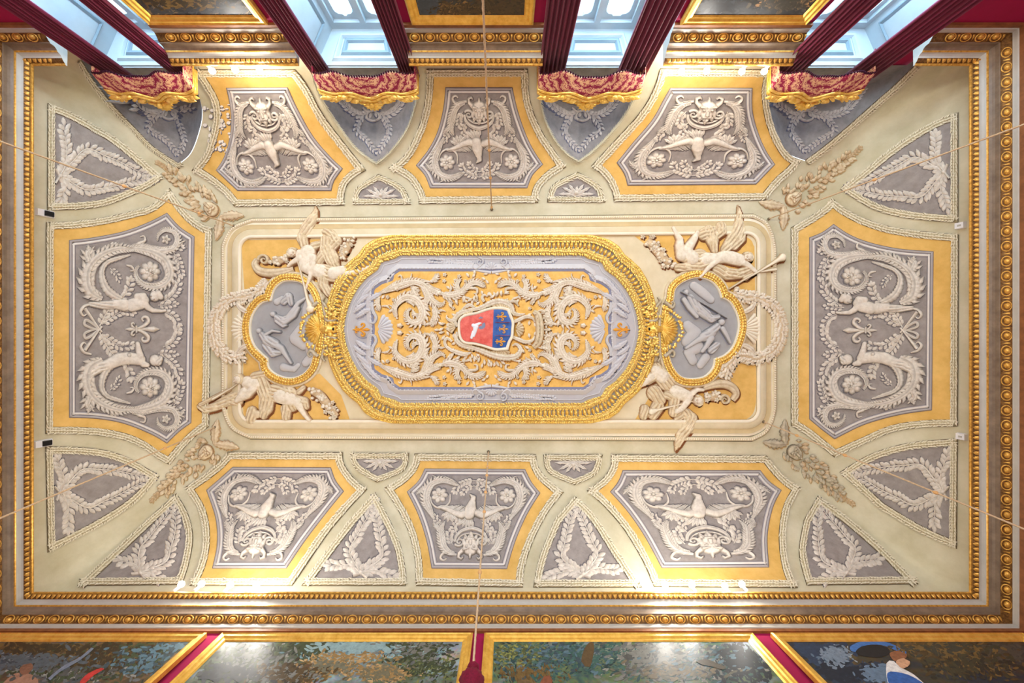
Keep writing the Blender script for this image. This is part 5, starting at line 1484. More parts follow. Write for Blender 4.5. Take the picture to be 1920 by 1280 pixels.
angel('upper left angel with raised wing, blowing a trumpet over the left medallion',
 [([579, 474, 15, 576, 488, 14, 574, 500, 12], 1), ([574, 500, 12, 588, 506, 13, 603, 509, 14], 1), ([591, 484, 7.5, 589, 502, 6, 586, 516, 5, 579, 536, 3.4, 577, 541, 3], 4), ([566, 484, 7, 556, 490, 5.5, 549, 494, 4.5, 543, 500, 3.4], 3),
  ([628, 513, 13, 645, 508, 10, 650, 512, 8], 2), ([648, 512, 8, 668, 511, 6, 684, 505, 4.4, 693, 501, 3.6], 1.5), ([560, 480, 4, 564, 474, 6], 3)],
 [([574, 466, 8, 567, 446, 11, 576, 428, 12, 588, 410, 10, 593, 396, 5, 592, 388, 2], 0, 1.0), ([590, 462, 9, 604, 455, 5], 0, .8)],
 [([603, 510, 16, 628, 514, 16, 645, 520, 11], 0, 1.1), ([606, 520, 11, 608, 536, 10, 618, 550, 8], 0, 1.1), ([640, 514, 12, 641, 530, 9, 628, 542, 8], 0, 1.0), ([612, 436, 8, 622, 440, 10, 632, 452, 11, 626, 462, 9], 0, 1.2),
  ([612, 450, 10, 614, 470, 14, 624, 486, 14, 632, 498, 7], 1, 1.2), ([606, 478, 10, 600, 490, 9], 0, .8)],
 [([560, 487, 1.2, 567, 510, 1.6, 574, 536, 2.2, 580, 562, 3, 585, 574, 5.5, 586, 579, 8.5], 0)], (551, 475, 9, .75))
angel('lower left angel in heavy drapery, wing stretched out over the moulding',
 [([466, 716, 12, 480, 720, 13], 1), ([462, 732, 8, 454, 742, 6.5, 448, 750, 5], 3), ([478, 728, 8, 468, 740, 7, 452, 748, 5.4], 3), ([560, 752, 10, 568, 768, 6, 575, 779, 4.6, 582, 787, 4.2], 1.5), ([528, 742, 14, 548, 748, 13], 2)],
 [([446, 750, 12, 436, 748, 13], 0, .6), ([440, 744, 12, 424, 752, 11, 404, 762, 9, 386, 768, 7, 374, 762, 5], 0, 1.0), ([432, 730, 4, 404, 744, 4, 376, 758, 4], 2, .5)],
 [([490, 716, 14, 502, 740, 16, 500, 764, 14, 496, 778, 8], 0, 1.3), ([518, 736, 18, 540, 740, 19, 548, 758, 14], 0, 1.2), ([474, 770, 10, 472, 784, 11], 0, 1.2), ([484, 776, 8], 0, .8), ([538, 766, 11, 538, 780, 9], 0, 1.2), ([552, 750, 12, 572, 752, 9, 576, 762, 6], 0, 1.), ([562, 734, 6, 570, 726, 5], 0, .6), ([480, 706, 10, 496, 700, 8], 0, 1.)],
 [([449, 719, 1.3, 438, 727, 1.6, 424, 735, 2, 402, 747, 2.6], 0)], (452, 710, 9, 2.6))
angel('upper right angel lying back, two trumpets in hand above the right medallion',
 [([1384, 488, 12, 1370, 484, 13, 1356, 482, 12], 1), ([1356, 482, 12, 1340, 486, 11, 1320, 486, 13], 1), ([1345, 487, 7, 1334, 495, 6, 1324, 504, 5, 1316, 514, 3.6, 1310, 520, 3], 4), ([1392, 494, 7, 1402, 500, 5.5, 1413, 510, 4.4], 3),
  ([1296, 484, 14, 1284, 472, 10, 1292, 460, 9, 1300, 448, 7, 1305, 437, 4.6], 1.5), ([1276, 480, 11, 1272, 462, 9, 1273, 450, 7, 1266, 438, 5, 1261, 428, 4], 1)],
 [([1358, 468, 9, 1368, 456, 12, 1378, 438, 12, 1384, 418, 9, 1385, 400, 5, 1383, 386, 1.6], 0, 1.0), ([1376, 462, 8, 1388, 448, 9, 1392, 432, 6, 1388, 414, 3], 0, .9)],
 [([1310, 484, 18, 1292, 486, 14], 0, 1.1), ([1282, 480, 13, 1274, 466, 11], 0, 1.), ([1270, 502, 8, 1288, 502, 9, 1310, 500, 9, 1326, 492, 9], 0, 1.1), ([1318, 440, 12, 1328, 436, 14, 1334, 452, 12, 1338, 470, 7], 1, 1.2), ([1350, 426, 11, 1352, 434, 10, 1344, 444, 6], 0, 1.1),
  ([1346, 506, 12, 1362, 514, 12, 1384, 514, 10, 1398, 506, 8], 0, 1.2), ([1396, 520, 7, 1408, 512, 6], 0, 1.)],
 [([1364, 542, 1.2, 1390, 526, 1.6, 1417, 511, 2, 1440, 497, 2.8, 1455, 488, 4.4, 1462, 484, 7.6], 0), ([1413, 512, 1.4, 1436, 508, 2.2, 1450, 506, 3], -1)], (1399, 483, 9, 2.4))
angel('lower right angel with lowered wing, blowing a trumpet to the left',
 [([1288, 742, 11, 1276, 738, 13, 1264, 732, 12], 1), ([1286, 752, 7, 1276, 764, 6.5, 1266, 770, 6], 3), ([1296, 736, 6, 1304, 730, 4.6, 1316, 730, 3.6], 3), ([1218, 706, 8, 1206, 718, 6, 1192, 724, 4.4, 1184, 728, 3.6], 2), ([1240, 706, 13, 1228, 694, 11], 1.5)],
 [([1286, 774, 10, 1294, 784, 13, 1288, 800, 13, 1276, 816, 11, 1270, 832, 7, 1266, 844, 2], 0, 1.1), ([1276, 778, 8, 1268, 786, 6], 0, .8)],
 [([1250, 716, 17, 1236, 700, 15, 1230, 688, 10], 0, 1.2), ([1222, 706, 11, 1214, 714, 8], 0, 1.), ([1226, 736, 15, 1236, 748, 12], 1, 1.2), ([1232, 762, 13, 1224, 776, 11], 0, 1.2), ([1208, 766, 9, 1206, 778, 9], 0, 1.1), ([1264, 748, 12, 1262, 772, 10], 0, 1.1), ([1250, 740, 9, 1262, 744, 8], 1, .8)],
 [([1296, 751, 1.2, 1276, 756, 1.6, 1250, 762, 2, 1230, 767, 2.8, 1219, 770, 6.4], 0)], (1306, 750, 9.5, 2.9))

# corner masks with oak garlands
def corner_mask(label, face, tip, inner, m1='stucco_warm', m2='stucco_brown'):
    fx, fy = face; tx, ty = tip
    t = thing('corner_mask', label, 'mask', at(fx, fy), 'masks with leaf garlands in the corners')
    paint_shadows(t, 1.4, 1.4, 'shade_beige', .5)
    a = math.atan2(ty-fy, tx-fx); R = math.hypot(tx-fx, ty-fy)
    ca, sa = math.cos(a), math.sin(a); f = lambda u, v: (fx+u*ca-v*sa, fy+u*sa+v*ca)
    mb = MB()
    mb.relief([([*f(0, 0), 13, *f(7, 0), 11], 1), ([*f(1, -5), 2.8], 9.5), ([*f(1, 5), 2.8], 9.5), ([*f(3, 0), 2.4, *f(9, 0), 3.2], 9.5), ([*f(13, -2.5), 1.8, *f(13, 2.5), 1.8], 8.2), ([*f(-4, -6), 2.6, *f(-4, -2), 2], 9), ([*f(-4, 6), 2.6, *f(-4, 2), 2], 9), ([*f(16.5, 0), 3.2], 6)], step=.8, hs=.75)
    mb.obj('face', m1, t, h=1)
    random.seed(int(fx+fy))
    for k in range(120):
        u = random.random()**1.15*(R+4)+(-14); 
        wd = 19*(1-max(0, u)/R)**.75+3
        v = random.uniform(-wd, wd)
        if u < 17 and abs(v) < 11: continue
        p = f(u, v)
        leafi(t, MAIN, p[0], p[1], a+math.copysign(.9, v)*random.uniform(.3, 1.1), random.uniform(9, 14), random.uniform(5, 7.5), random.uniform(3, 5), random.uniform(0, 3.2), random.choice([m1, m2, m1]), 'oak_leaf')
    sprig(t, MAIN, [f(R-20, 0), f(R, 1), f(R+16, -1)], L=8, W=4, pitch=6, m=m2, H=2.6)
    for (x, y) in inner:
        b = math.atan2(y-(fy-sa*22), x-(fx-ca*22)); d = math.hypot(y-(fy-sa*22), x-(fx-ca*22))
        mb = MB(); mb.acanthus(fx-ca*20, fy-sa*20, d+12, 11, b, 5, bend=.3, lobes=6); mb.obj('acanthus_leaf', m1, t, h=.8)
corner_mask('cream mask with leaf garland in the upper left corner of the vault', (398, 394), (308, 314), [(446, 402), (412, 440)])
corner_mask('cream mask with leaf garland in the upper right corner of the vault', (1485, 374), (1600, 288), [(1432, 386), (1470, 420)])
corner_mask('cream mask with leaf garland in the lower left corner of the vault', (388, 846), (296, 926), [(438, 832), (404, 796)])
corner_mask('darker mask with leaf garland in the lower right corner of the vault', (1488, 846), (1586, 934), [(1440, 832), (1466, 796)], 'stucco_shade', 'stucco_brown')

# ------------------------------------------------------------------ curtains
CUR = [(-5.075, .34), (-4.235, .25), (-2.40, .26), (-1.255, .24), (.60, .34), (1.65, .40), (3.67, .36), (4.67, .42)]
def curtain(x, w, lab):
    yc = -3.51; z1, z0 = 6.02, ZB+.1; nx, nz = 57, 10; folds = 6.5
    v = []
    for j in range(nz+1):
        t_ = j/nz; z = z1+(z0-z1)*t_
        for i in range(nx):
            u = i/(nx-1); a = 2*PI*folds*u
            v.append((x+(u-.5)*w*(1+.25*t_), yc+.028*math.sin(a)+.008*math.sin(a*2.3+t_*2), z))
    f = [(j*nx+i, j*nx+i+1, (j+1)*nx+i+1, (j+1)*nx+i) for j in range(nz) for i in range(nx-1)]
    o = mesh_obj('curtain', v, f, 'curtain', base=(x, yc, z0))
    md = o.modifiers.new('thick', 'SOLIDIFY'); md.thickness = .006
    o['label'] = lab; o['category'] = 'curtain'; o['group'] = 'crimson window curtains'
wn = ['leftmost window', 'second window from the left', 'third window from the left', 'rightmost window']
for k, (x, w) in enumerate(CUR):
    curtain(x, w, 'crimson pleated curtain on the %s side of the %s' % ('left' if k % 2 == 0 else 'right', wn[k//2]))

# pelmets
PXC = [-4.66, -1.80, 1.10, 4.07]
def pelmet(i):
    xc = PXC[i]; hw = (.57, .64, .67, .60)[i]; base = (xc, -3.5, 5.75)
    t = thing('pelmet', 'crimson and gold damask pelmet with gilded crest over the ' + wn[i], 'pelmet', base, 'damask window pelmets')
    def pt(u, v):   # u -1..1 along the front incl. short returns; v 0..1 up
        e = abs(u)
        if e > .9:
            k = (e-.9)/.1; x = math.copysign(hw, u); y = -3.30-.30*k - (1-v)*.10
        else:
            x = hw*u/.9; y = -3.30 + .05*math.cos(u*PI/1.8) - (1-v)*.10
        zb = 5.735 + .035*math.cos(u*PI*2)*(1 if i != 2 else 1.6) - .02*math.cos(u*PI*4)
        zt = 5.955 + .06*math.exp(-(u/.22)**2) + .03*math.cos(u*PI*3)
        return (xc+x, y, zb + (zt-zb)*v)
    nu, nv = 61, 6
    v = [pt(-1+2*a/(nu-1), b/nv) for b in range(nv+1) for a in range(nu)]
    f = [(b*nu+a, b*nu+a+1, (b+1)*nu+a+1, (b+1)*nu+a) for b in range(nv) for a in range(nu-1)]
    o = mesh_obj('valance', v, f, 'damask', t); md = o.modifiers.new('thick', 'SOLIDIFY'); md.thickness = .012
    # braid and fringe at the lower edge
    V = []; Fc = []
    def blob(p, r, s=(1, 1, 1)):
        o_ = len(V); n_ = 6
        for j in range(4):
            th = PI*j/3
            for k in range(n_):
                V.append((p[0]+r*s[0]*math.sin(th)*math.cos(2*PI*k/n_), p[1]+r*s[1]*math.sin(th)*math.sin(2*PI*k/n_), p[2]+r*s[2]*math.cos(th)))
        for j in range(3):
            for k in range(n_): Fc.append((o_+j*n_+k, o_+j*n_+(k+1) % n_, o_+(j+1)*n_+(k+1) % n_, o_+(j+1)*n_+k))
    for k in range(44):
        p = pt(-1+2*(k+.5)/44, 0); blob((p[0], p[1]+.005, p[2]-.015), .012, (1, 1, 2.0))
    mesh_obj('fringe', V, Fc, 'fringe', t, kind='stuff')
    # gilded moulding along the top
    def tube3(pts, rad, nm, m_, par):
        V = []; Fc = []; n_ = 8; k_ = len(pts)
        for j, p in enumerate(pts):
            p = Vector(p); d = (Vector(pts[min(j+1, k_-1)])-Vector(pts[max(j-1, 0)])).normalized()
            a = d.cross(Vector((0, 0, 1))).normalized(); b = d.cross(a)
            r = rad(j/(k_-1)) if callable(rad) else rad
            for q in range(n_): V.append(tuple(p+a*r*math.cos(2*PI*q/n_)+b*r*math.sin(2*PI*q/n_)))
        for j in range(k_-1):
            for q in range(n_): Fc.append((j*n_+q, j*n_+(q+1) % n_, (j+1)*n_+(q+1) % n_, (j+1)*n_+q))
        return mesh_obj(nm, V, Fc, m_, par)
    for dz, dy, r, nm in ((.014, .012, .022, 'gilded_rod'), (.055, .03, .020, 'gilded_moulding'), (.092, .02, .014, 'gilded_bead')):
        pts = []
        for a in range(81):
            p = pt(-1+2*a/80, 1.); pts.append((p[0], p[1]+dy, p[2]+dz))
        tube3(pts, r, nm, 'gold', t)
    # crest: leaf spray at the centre and along the edge
    cx, cy, cz = xc, -3.20, 6.13
    V = []; Fc = []
    def leaf3(p, d, L, W, up):
        d = Vector(d).normalized(); n_ = Vector((0, .55, -.83)); s_ = d.cross(n_).normalized(); o_ = len(V); p = Vector(p)
        rows = [(0, .25, 0), (.3, .8, .6), (.55, 1, 1), (.8, .7, .7), (1, .1, .1)]
        for u, w_, h_ in rows:
            c_ = p+d*L*u+n_*up*h_
            V.extend([tuple(c_+s_*W*w_-n_*up*.4), tuple(c_), tuple(c_-s_*W*w_-n_*up*.4)])
        for j in range(4):
            for k in range(2): Fc.append((o_+j*3+k, o_+j*3+k+1, o_+j*3+k+4, o_+j*3+k+3))
    for k in range(9):
        a = PI*(k/8); leaf3((cx, cy-.03, cz+.0), (math.cos(a), .45*math.sin(a), math.sin(a)*.9+.1), .15 if k not in (0, 8) else .2, .034, .04)
    mesh_obj('crest_palmette', V, Fc, 'gold', t); V = []; Fc = []
    blob((cx, cy+.03, cz), .04); mesh_obj('crest_boss', V, Fc, 'gold', t); V = []; Fc = []
    random.seed(i)
    for s in (-1, 1):
        for k in range(10):
            u = s*(.18+.062*k); p = pt(u, 1.); leaf3((p[0], p[1]+.035, p[2]+.06), (s, .2, .5*math.sin(k*1.3)+.35), .14, .028, .03)
        pts = []
        for q in range(24):
            a = q/23*2.6*PI; r = .055*(1-q/30); pts.append((cx+s*(.20+r*math.cos(a)), cy-.01, cz-.045+r*math.sin(a)*.8))
        tube3(pts, .013, 'crest_volute', 'gold', t)
    mesh_obj('crest_leaves', V, Fc, 'gold', t)
for i in range(4): pelmet(i)

# ------------------------------------------------------------------ paintings
def painting(x0, x1, z1, h, side, m_, lab, tilt=0., fw=.11):
    """hangs on the back ('B') or window ('F') wall; z1 = top"""
    y = (YW1-.012) if side == 'B' else (YW0+.012); s = -1 if side == 'B' else 1
    base = ((x0+x1)/2, y, z1-h)
    t = thing('painting', lab, 'painting', base, 'landscapes on the picture wall' if side == 'B' else 'landscapes between the windows')
    prof = [(0, .0), (0, .05), (.018, .062), (.03, .052), (.055, .05), (.07, .035), (.095, .03), (.11, .015)]
    def L(x, z, d):
        dz = z1-z; return (x, y+s*(d+.0)+(-tilt*dz), z)
    V = []; Fc = []
    for o, d in prof:
        V += [L(x0+o, z1-o, d), L(x1-o, z1-o, d), L(x1-o, z1-h+o, d), L(x0+o, z1-h+o, d)]
    n_ = len(prof)
    for side_i, nm in enumerate(('frame_bar',)*4):
        ff = [(j*4+side_i, j*4+(side_i+1) % 4, (j+1)*4+(side_i+1) % 4, (j+1)*4+side_i) for j in range(n_-1)]
        ids = sorted({i for q in ff for i in q}); mp = {a: b for b, a in enumerate(ids)}
        mesh_obj(nm, [V[i] for i in ids], [tuple(mp[i] for i in q) for q in ff], 'gold_frame', t, smooth=False)
    q = .105
    mesh_obj('canvas', [L(x0+q, z1-q, .014), L(x1-q, z1-q, .014), L(x1-q, z1-h+q, .014), L(x0+q, z1-h+q, .014)], [(0, 1, 2, 3)], m_, t, smooth=False)
    boxes('back_board', [((x0+.01, min(y, y-s*.012), z1-h+.01), (x1-.01, max(y, y-s*.012), z1-.01))], 'corn_brown', t) if tilt == 0 else None
    return t, L
def dab(t, L, pts, col, name='painted_shape', d=.0155):
    if col not in MATS: mat(col, col, rough=.5, var=.25, scale=25)
    P = curve(pts, True, .04)
    res = delaunay_2d_cdt([Vector(p) for p in P], [], [list(range(len(P)))], 1, 1e-6)
    v = [L(p[0], p[1], d) for p in res[0]]
    mesh_obj(name, v, [tuple(f) for f in res[2]], col, t, smooth=False)
tB = .047
pA, LA = painting(-5.98, -3.384, 5.155, 2.6, 'B', 'canvas_a', 'gold-framed landscape painting with a bare-chested figure, left end of the picture wall', tB)
pB, LB = painting(-3.215, -.369, 5.155, 2.6, 'B', 'canvas_b', 'gold-framed landscape painting with blue sky and raised arm, left of the tassel', tB)
pC, LC = painting(-.24, 2.80, 5.155, 2.6, 'B', 'canvas_c', 'gold-framed dark green forest painting, right of the tassel', tB)
pD, LD = painting(3.0, 5.85, 5.155, 2.6, 'B', 'canvas_d', 'gold-framed dark painting with a woman in white and blue, right end of the picture wall', tB)
def bl(px, py):  # point on the picture plane behind (px, py)
    z = 4.7
    for _ in range(12):
        yy = YW1-.027-tB*(5.155-z); z = yy*FPX/(py-CY)
    return ((px-CX)/FPX*z, z)
def dabs(t, L, lst):
    for k, (pts, col, nm) in enumerate(lst): dab(t, L, [bl(*p) for p in pts], col, nm, .0155+.0012*k)
def brush(t, L, zones, seed, inv=bl, n=1500):
    rnd = random.Random(seed); buck = {}; n = int(n*2.0)
    for _ in range(n):
        cx_, cy_, rx, ry, cols, ang, sz = zones[rnd.randrange(len(zones))]
        px, py = cx_+rx*rnd.gauss(0, .55), cy_+ry*rnd.gauss(0, .55); c = rnd.choice(cols)
        L_ = sz*rnd.uniform(.35, 1.05); W_ = L_*rnd.uniform(.25, .5); a = ang+rnd.gauss(0, .5)
        buck.setdefault(c, []).append((px, py, L_, W_, a))
    for k, (c, lst) in enumerate(buck.items()):
        if c not in MATS: mat(c, c, rough=.45, var=.22, scale=20)
        V = []; Fc = []
        for px, py, L_, W_, a in lst:
            o_ = len(V); ok = True; tmp = []
            for q in range(7):
                b = 2*PI*q/7; u = L_*math.cos(b); w = W_*math.sin(b)
                x = px+u*math.cos(a)-w*math.sin(a); y = py+u*math.sin(a)+w*math.cos(a)
                X_, Z_ = inv(x, y); 
                if not (L.x0 < X_ < L.x1 and Z_ < L.z1): ok = False
                tmp.append(L.f(X_, Z_, .0142+.0001*k+.00002*rnd.random()))
            if ok: V += tmp; Fc.append(tuple(range(o_, o_+7)))
        if V: mesh_obj('brushwork', V, Fc, c, t, smooth=False, kind='stuff')
class PL: pass
def pl(f, x0, x1, z1):
    r = PL(); r.f = f; r.x0, r.x1, r.z1 = x0+.105, x1-.105, z1-.105; return r
def tl(px, py):
    z = 4.7
    for _ in range(12): z = 3.64*FPX/(CY-py)
    return ((px-CX)/FPX*z, z)
brown = ['#4a3a20', '#5a4626', '#33291a', '#6b552e']; dgreen = ['#2c3626', '#3a4630', '#26302a', '#4b5436']; blue = ['#3c5560', '#4f6c78', '#34464e']
sky = ['#6f9098', '#86a2a4', '#5f7f88']; tan = ['#8f7448', '#a98a5c', '#7a6440', '#b89a6c']; grey_ = ['#5c6060', '#70726c', '#4a4c4a', '#888880']; teal = ['#24444a', '#2f5450', '#3b6058', '#1d3438']
brush(pA, pl(LA, -5.98, -3.384, 5.155), [(60, 1215, 120, 14, brown, -.1, 8), (220, 1212, 120, 16, brown+dgreen, -.2, 8), (180, 1240, 90, 20, brown, -.7, 8), (60, 1240, 80, 14, ['#6a7478', '#4c565c', '#39424a'], -.2, 9), (270, 1240, 70, 26, dgreen+blue, -.4, 8), (120, 1262, 120, 14, dgreen+grey_, -.5, 8), (330, 1210, 40, 14, blue+dgreen, -.3, 8)], 1)
brush(pB, pl(LB, -3.215, -.369, 5.155), [(470, 1235, 70, 34, grey_+dgreen, -.6, 8), (430, 1262, 60, 18, ['#2c3238', '#3a4044']+dgreen, -.6, 9), (580, 1210, 34, 14, dgreen, -.2, 6), (670, 1212, 80, 14, sky, 0, 9), (660, 1232, 60, 8, tan+sky, -.2, 6), (620, 1250, 44, 14, tan+['#5c5a4c', '#6a6a58'], -.3, 6), (780, 1215, 60, 22, dgreen+grey_, -.3, 6), (800, 1250, 70, 24, dgreen+['#5e6a3c', '#6e7440'], -.5, 5), (540, 1262, 60, 18, brown+grey_, -.5, 8), (720, 1262, 40, 14, tan+['#6a6650'], 0, 6)], 2, n=2600)
brush(pC, pl(LC, -.24, 2.80, 5.155), [(960, 1225, 50, 22, ['#6c7040', '#858a4c', '#4e5634']+teal, 0, 5), (1040, 1230, 80, 34, teal+blue, -.2, 6), (1130, 1225, 80, 30, teal+['#4a6054'], -.2, 6), (1220, 1225, 60, 26, grey_+['#6e7a70', '#8a9080'], -.4, 9), (1300, 1235, 80, 30, blue+teal+grey_, -.3, 7), (1260, 1260, 100, 14, ['#6e6450', '#5a5a4c']+grey_+teal, -.1, 8), (990, 1262, 50, 14, brown+teal, 1.2, 6), (1390, 1245, 50, 34, ['#1e2830', '#2a3640'], .6, 8)], 3, n=2200)
brush(pD, pl(LD, 3.0, 5.85, 5.155), [(1520, 1220, 60, 24, ['#1c2838', '#2a3c54', '#24344a'], .4, 9), (1566, 1230, 22, 14, ['#6c7c8a', '#8c989e', '#4e6070'], .5, 6), (1590, 1262, 60, 16, ['#1a2432', '#283648'], .3, 9), (1760, 1215, 90, 14, brown+['#3a3a30'], .35, 8), (1820, 1245, 80, 22, brown+['#2c2a22', '#3c3826'], .5, 8), (1880, 1225, 40, 26, ['#3c3a34', '#4a443a'], 0, 7), (1650, 1262, 30, 12, ['#5e7488', '#3c5064'], .2, 7)], 4, n=1800)
dabs(pA, LA, [                            ([(4, 1290), (14, 1272), (28, 1262), (52, 1262), (70, 1272), (64, 1290)], '#96705A', 'painted_torso'), ([(36, 1256), (44, 1246), (58, 1243), (62, 1252), (52, 1263), (42, 1265)], '#7A5440', 'painted_head'),
              ([(150, 1278), (166, 1262), (190, 1252), (196, 1254), (176, 1266), (156, 1284)], '#B0302C', 'painted_red_sash'), ([(90, 1272), (120, 1248), (150, 1232), (172, 1214), (176, 1216), (150, 1238), (112, 1260), (94, 1276)], '#6C7684', 'painted_stream')])
dabs(pB, LB, [                                          ([(552, 1292), (552, 1266), (560, 1257), (566, 1258), (566, 1268), (586, 1278), (590, 1292)], '#A67C5E', 'painted_arm'), ([(562, 1256), (575, 1246), (588, 1243), (578, 1252), (566, 1260)], '#5A432C', 'painted_club')])
dabs(pC, LC, [([(975, 1290), (968, 1250), (978, 1236), (990, 1262), (1012, 1290)], '#6B5638', 'painted_trunk'),
              ([(1090, 1240), (1098, 1212), (1110, 1203), (1114, 1215), (1106, 1250)], '#57452C', 'painted_trunk'),               ([(1012, 1282), (1020, 1268), (1030, 1266), (1036, 1276), (1030, 1290), (1014, 1290)], '#7E4A34', 'painted_figure'),
              ([(1305, 1240), (1325, 1236), (1345, 1244), (1362, 1252), (1356, 1256), (1335, 1250), (1315, 1246)], '#4A4438', 'painted_branch')])
dabs(pD, LD, [              ([(1594, 1212), (1612, 1203), (1640, 1201), (1668, 1205), (1700, 1222), (1698, 1228), (1664, 1212), (1640, 1208), (1614, 1212), (1604, 1222), (1596, 1220)], '#3F6CA8', 'painted_blue_scarf'),
              ([(1604, 1222), (1616, 1212), (1645, 1209), (1664, 1214), (1668, 1224), (1650, 1232), (1625, 1231), (1610, 1228)], '#1B1D22', 'painted_shade'),
              ([(1668, 1225), (1684, 1220), (1700, 1226), (1696, 1236), (1678, 1240)], '#8A5A3C', 'painted_hair'), ([(1680, 1240), (1694, 1234), (1706, 1240), (1702, 1250), (1686, 1254)], '#C79A76', 'painted_head'),
              ([(1662, 1244), (1676, 1240), (1688, 1252), (1712, 1264), (1736, 1292), (1672, 1292)], '#D9D8D2', 'painted_white_dress'), ([(1664, 1262), (1690, 1262), (1716, 1272), (1738, 1292), (1676, 1292)], '#2F5C9E', 'painted_blue_dress')])
ck = ['#1c2028', '#262b34', '#343a42']; cl = ['#44443f', '#5c564a', '#75664f', '#383b40']
p1, L1 = painting(-4.07, -2.71, 5.19, 2.4, 'F', 'canvas_e', 'gold-framed dark cloudy landscape, between the first and second windows')
brush(p1, pl(L1, -4.07, -2.71, 5.19), [(340, 5, 90, 12, ck+brown, .3, 8), (300, 22, 20, 8, cl, .4, 6), (400, 18, 60, 12, ck, 0, 8), (440, 22, 30, 10, cl, -.3, 8)], 5, tl, 700)
p2, L2 = painting(-1.07, .316, 5.19, 2.4, 'F', 'canvas_f', 'gold-framed painting of brown foliage, between the two middle windows')
brush(p2, pl(L2, -1.07, .316, 5.19), [(860, 20, 50, 12, brown+['#7a6036', '#8a6c3c'], -.5, 5), (930, 15, 60, 14, ['#2c2a22', '#3a3020', '#4a3c26'], .3, 6), (800, 15, 16, 20, ['#3c4650', '#4a5560'], 0, 8)], 6, tl, 900)
p3_, L3 = painting(1.99, 3.43, 5.19, 2.4, 'F', 'canvas_e', 'gold-framed stormy landscape, between the third and fourth windows')
brush(p3_, pl(L3, 1.99, 3.43, 5.19), [(1350, 15, 50, 14, ck, -.3, 8), (1440, 25, 60, 8, ['#40454a', '#4c5054', '#363b40'], -.2, 9), (1470, 8, 40, 10, cl+['#b08a5c'], -.5, 7)], 7, tl, 700)

# ------------------------------------------------------------------ ropes
def p3(px, py, z): return Vector(((px-CX)/FPX*z, (py-CY)/FPX*z, z))
def rope(a, b, lab, sag=.03, r=.0105, knots=()):
    a = Vector(a); b = Vector(b)
    t = thing('rope', lab, 'rope', tuple(a), 'ropes tied across the ceiling')
    n = 60; V = []; Fc = []; d = (b-a).normalized(); u = d.cross(Vector((0, 0, 1))).normalized(); w = d.cross(u)
    for j in range(n+1):
        s = j/n; c = a.lerp(b, s)-Vector((0, 0, sag*4*s*(1-s)))
        for k in range(6):
            an = 2*PI*k/6+j*.8; rr = r*(1+.18*math.cos(3*an)); V.append(tuple(c+u*rr*math.cos(an)+w*rr*math.sin(an)))
    for j in range(n):
        for k in range(6): Fc.append((j*6+k, j*6+(k+1) % 6, (j+1)*6+(k+1) % 6, (j+1)*6+k))
    mesh_obj('cord', V, Fc, 'rope', t)
    for s in knots:
        c = a.lerp(b, s)-Vector((0, 0, sag*4*s*(1-s))); V = []; Fc = []
        for j in range(6):
            th = PI*j/5
            for k in range(8):
                q = c+d*.03*math.cos(th)+u*.022*math.sin(th)*math.cos(2*PI*k/8)+w*.022*math.sin(th)*math.sin(2*PI*k/8); V.append(tuple(q))
        for j in range(5):
            for k in range(8): Fc.append((j*8+k, j*8+(k+1) % 8, (j+1)*8+(k+1) % 8, (j+1)*8+k))
        mesh_obj('knot', V, Fc, 'knot', t)
    # iron hook in the plaster
    V, Fc = [], []
    for j in range(5):
        for k in range(8):
            th = PI*j/4; V.append((a.x+.025*math.sin(th)*math.cos(2*PI*k/8), a.y+.025*math.sin(th)*math.sin(2*PI*k/8), a.z+.01-.02*math.cos(th)))
    for j in range(4):
        for k in range(8): Fc.append((j*8+k, j*8+(k+1) % 8, (j+1)*8+(k+1) % 8, (j+1)*8+k))
    mesh_obj('hook', V, Fc, 'ink_shade', t)
    return t
def cp(px, py, h=4.):
    return tuple(MAIN.map([(px, py, h)])[0])
rope(cp(922, 393), p3(903, -60, 3.3), 'taut beige rope crossing the middle eagle panel of the window side', 0, knots=(.02, .25, .42))
rope(cp(440, 424), p3(-30, 254, 4.6), 'taut beige rope running to the left wall from the upper left corner mask', .02, knots=(.2, .55))
rope(cp(404, 800), p3(-30, 984, 4.6), 'taut beige rope running to the left wall from the lower left corner mask', .02, knots=(.3,))
rope(cp(1440, 411), p3(1950, 222, 4.6), 'taut beige rope running to the right wall from the upper right corner mask', .02, knots=(.5,))
rope(cp(1430, 790), p3(1960, 1008, 4.4), 'taut beige rope running to the right wall from the lower right corner mask', .02, knots=(.18, .4, .72))
rope(cp(916, 846), p3(887, 1252, 3.6), 'beige rope from the ceiling down to the crimson tassel', 0, knots=(.13, .2, .32, .44, .72))
# tassel
tc_ = p3(886, 1262, 3.55)
t = thing('tassel', 'crimson tassel hanging on the rope before the picture wall', 'tassel', tuple(tc_))
def lathe(c, prof, name, m_, par, n=14, wob=0):
    V = []; Fc = []
    for r, z in prof:
        for k in range(n):
            rr = r*(1+wob*(k % 2)); V.append((c[0]+rr*math.cos(2*PI*k/n), c[1]+rr*math.sin(2*PI*k/n), c[2]+z))
    for j in range(len(prof)-1):
        for k in range(n): Fc.append((j*n+k, j*n+(k+1) % n, (j+1)*n+(k+1) % n, (j+1)*n+k))
    return mesh_obj(name, V, Fc, m_, par)
lathe(tc_, [(.004, .10), (.03, .09), (.045, .07), (.04, .05), (.02, .035), (.018, .01)], 'tassel_cap', 'tassel', t, wob=.1)
lathe(tc_, [(.02, .01), (.06, -.02), (.085, -.06), (.09, -.1), (.07, -.14), (.075, -.3)], 'tassel_skirt', 'tassel', t, 28, .12)

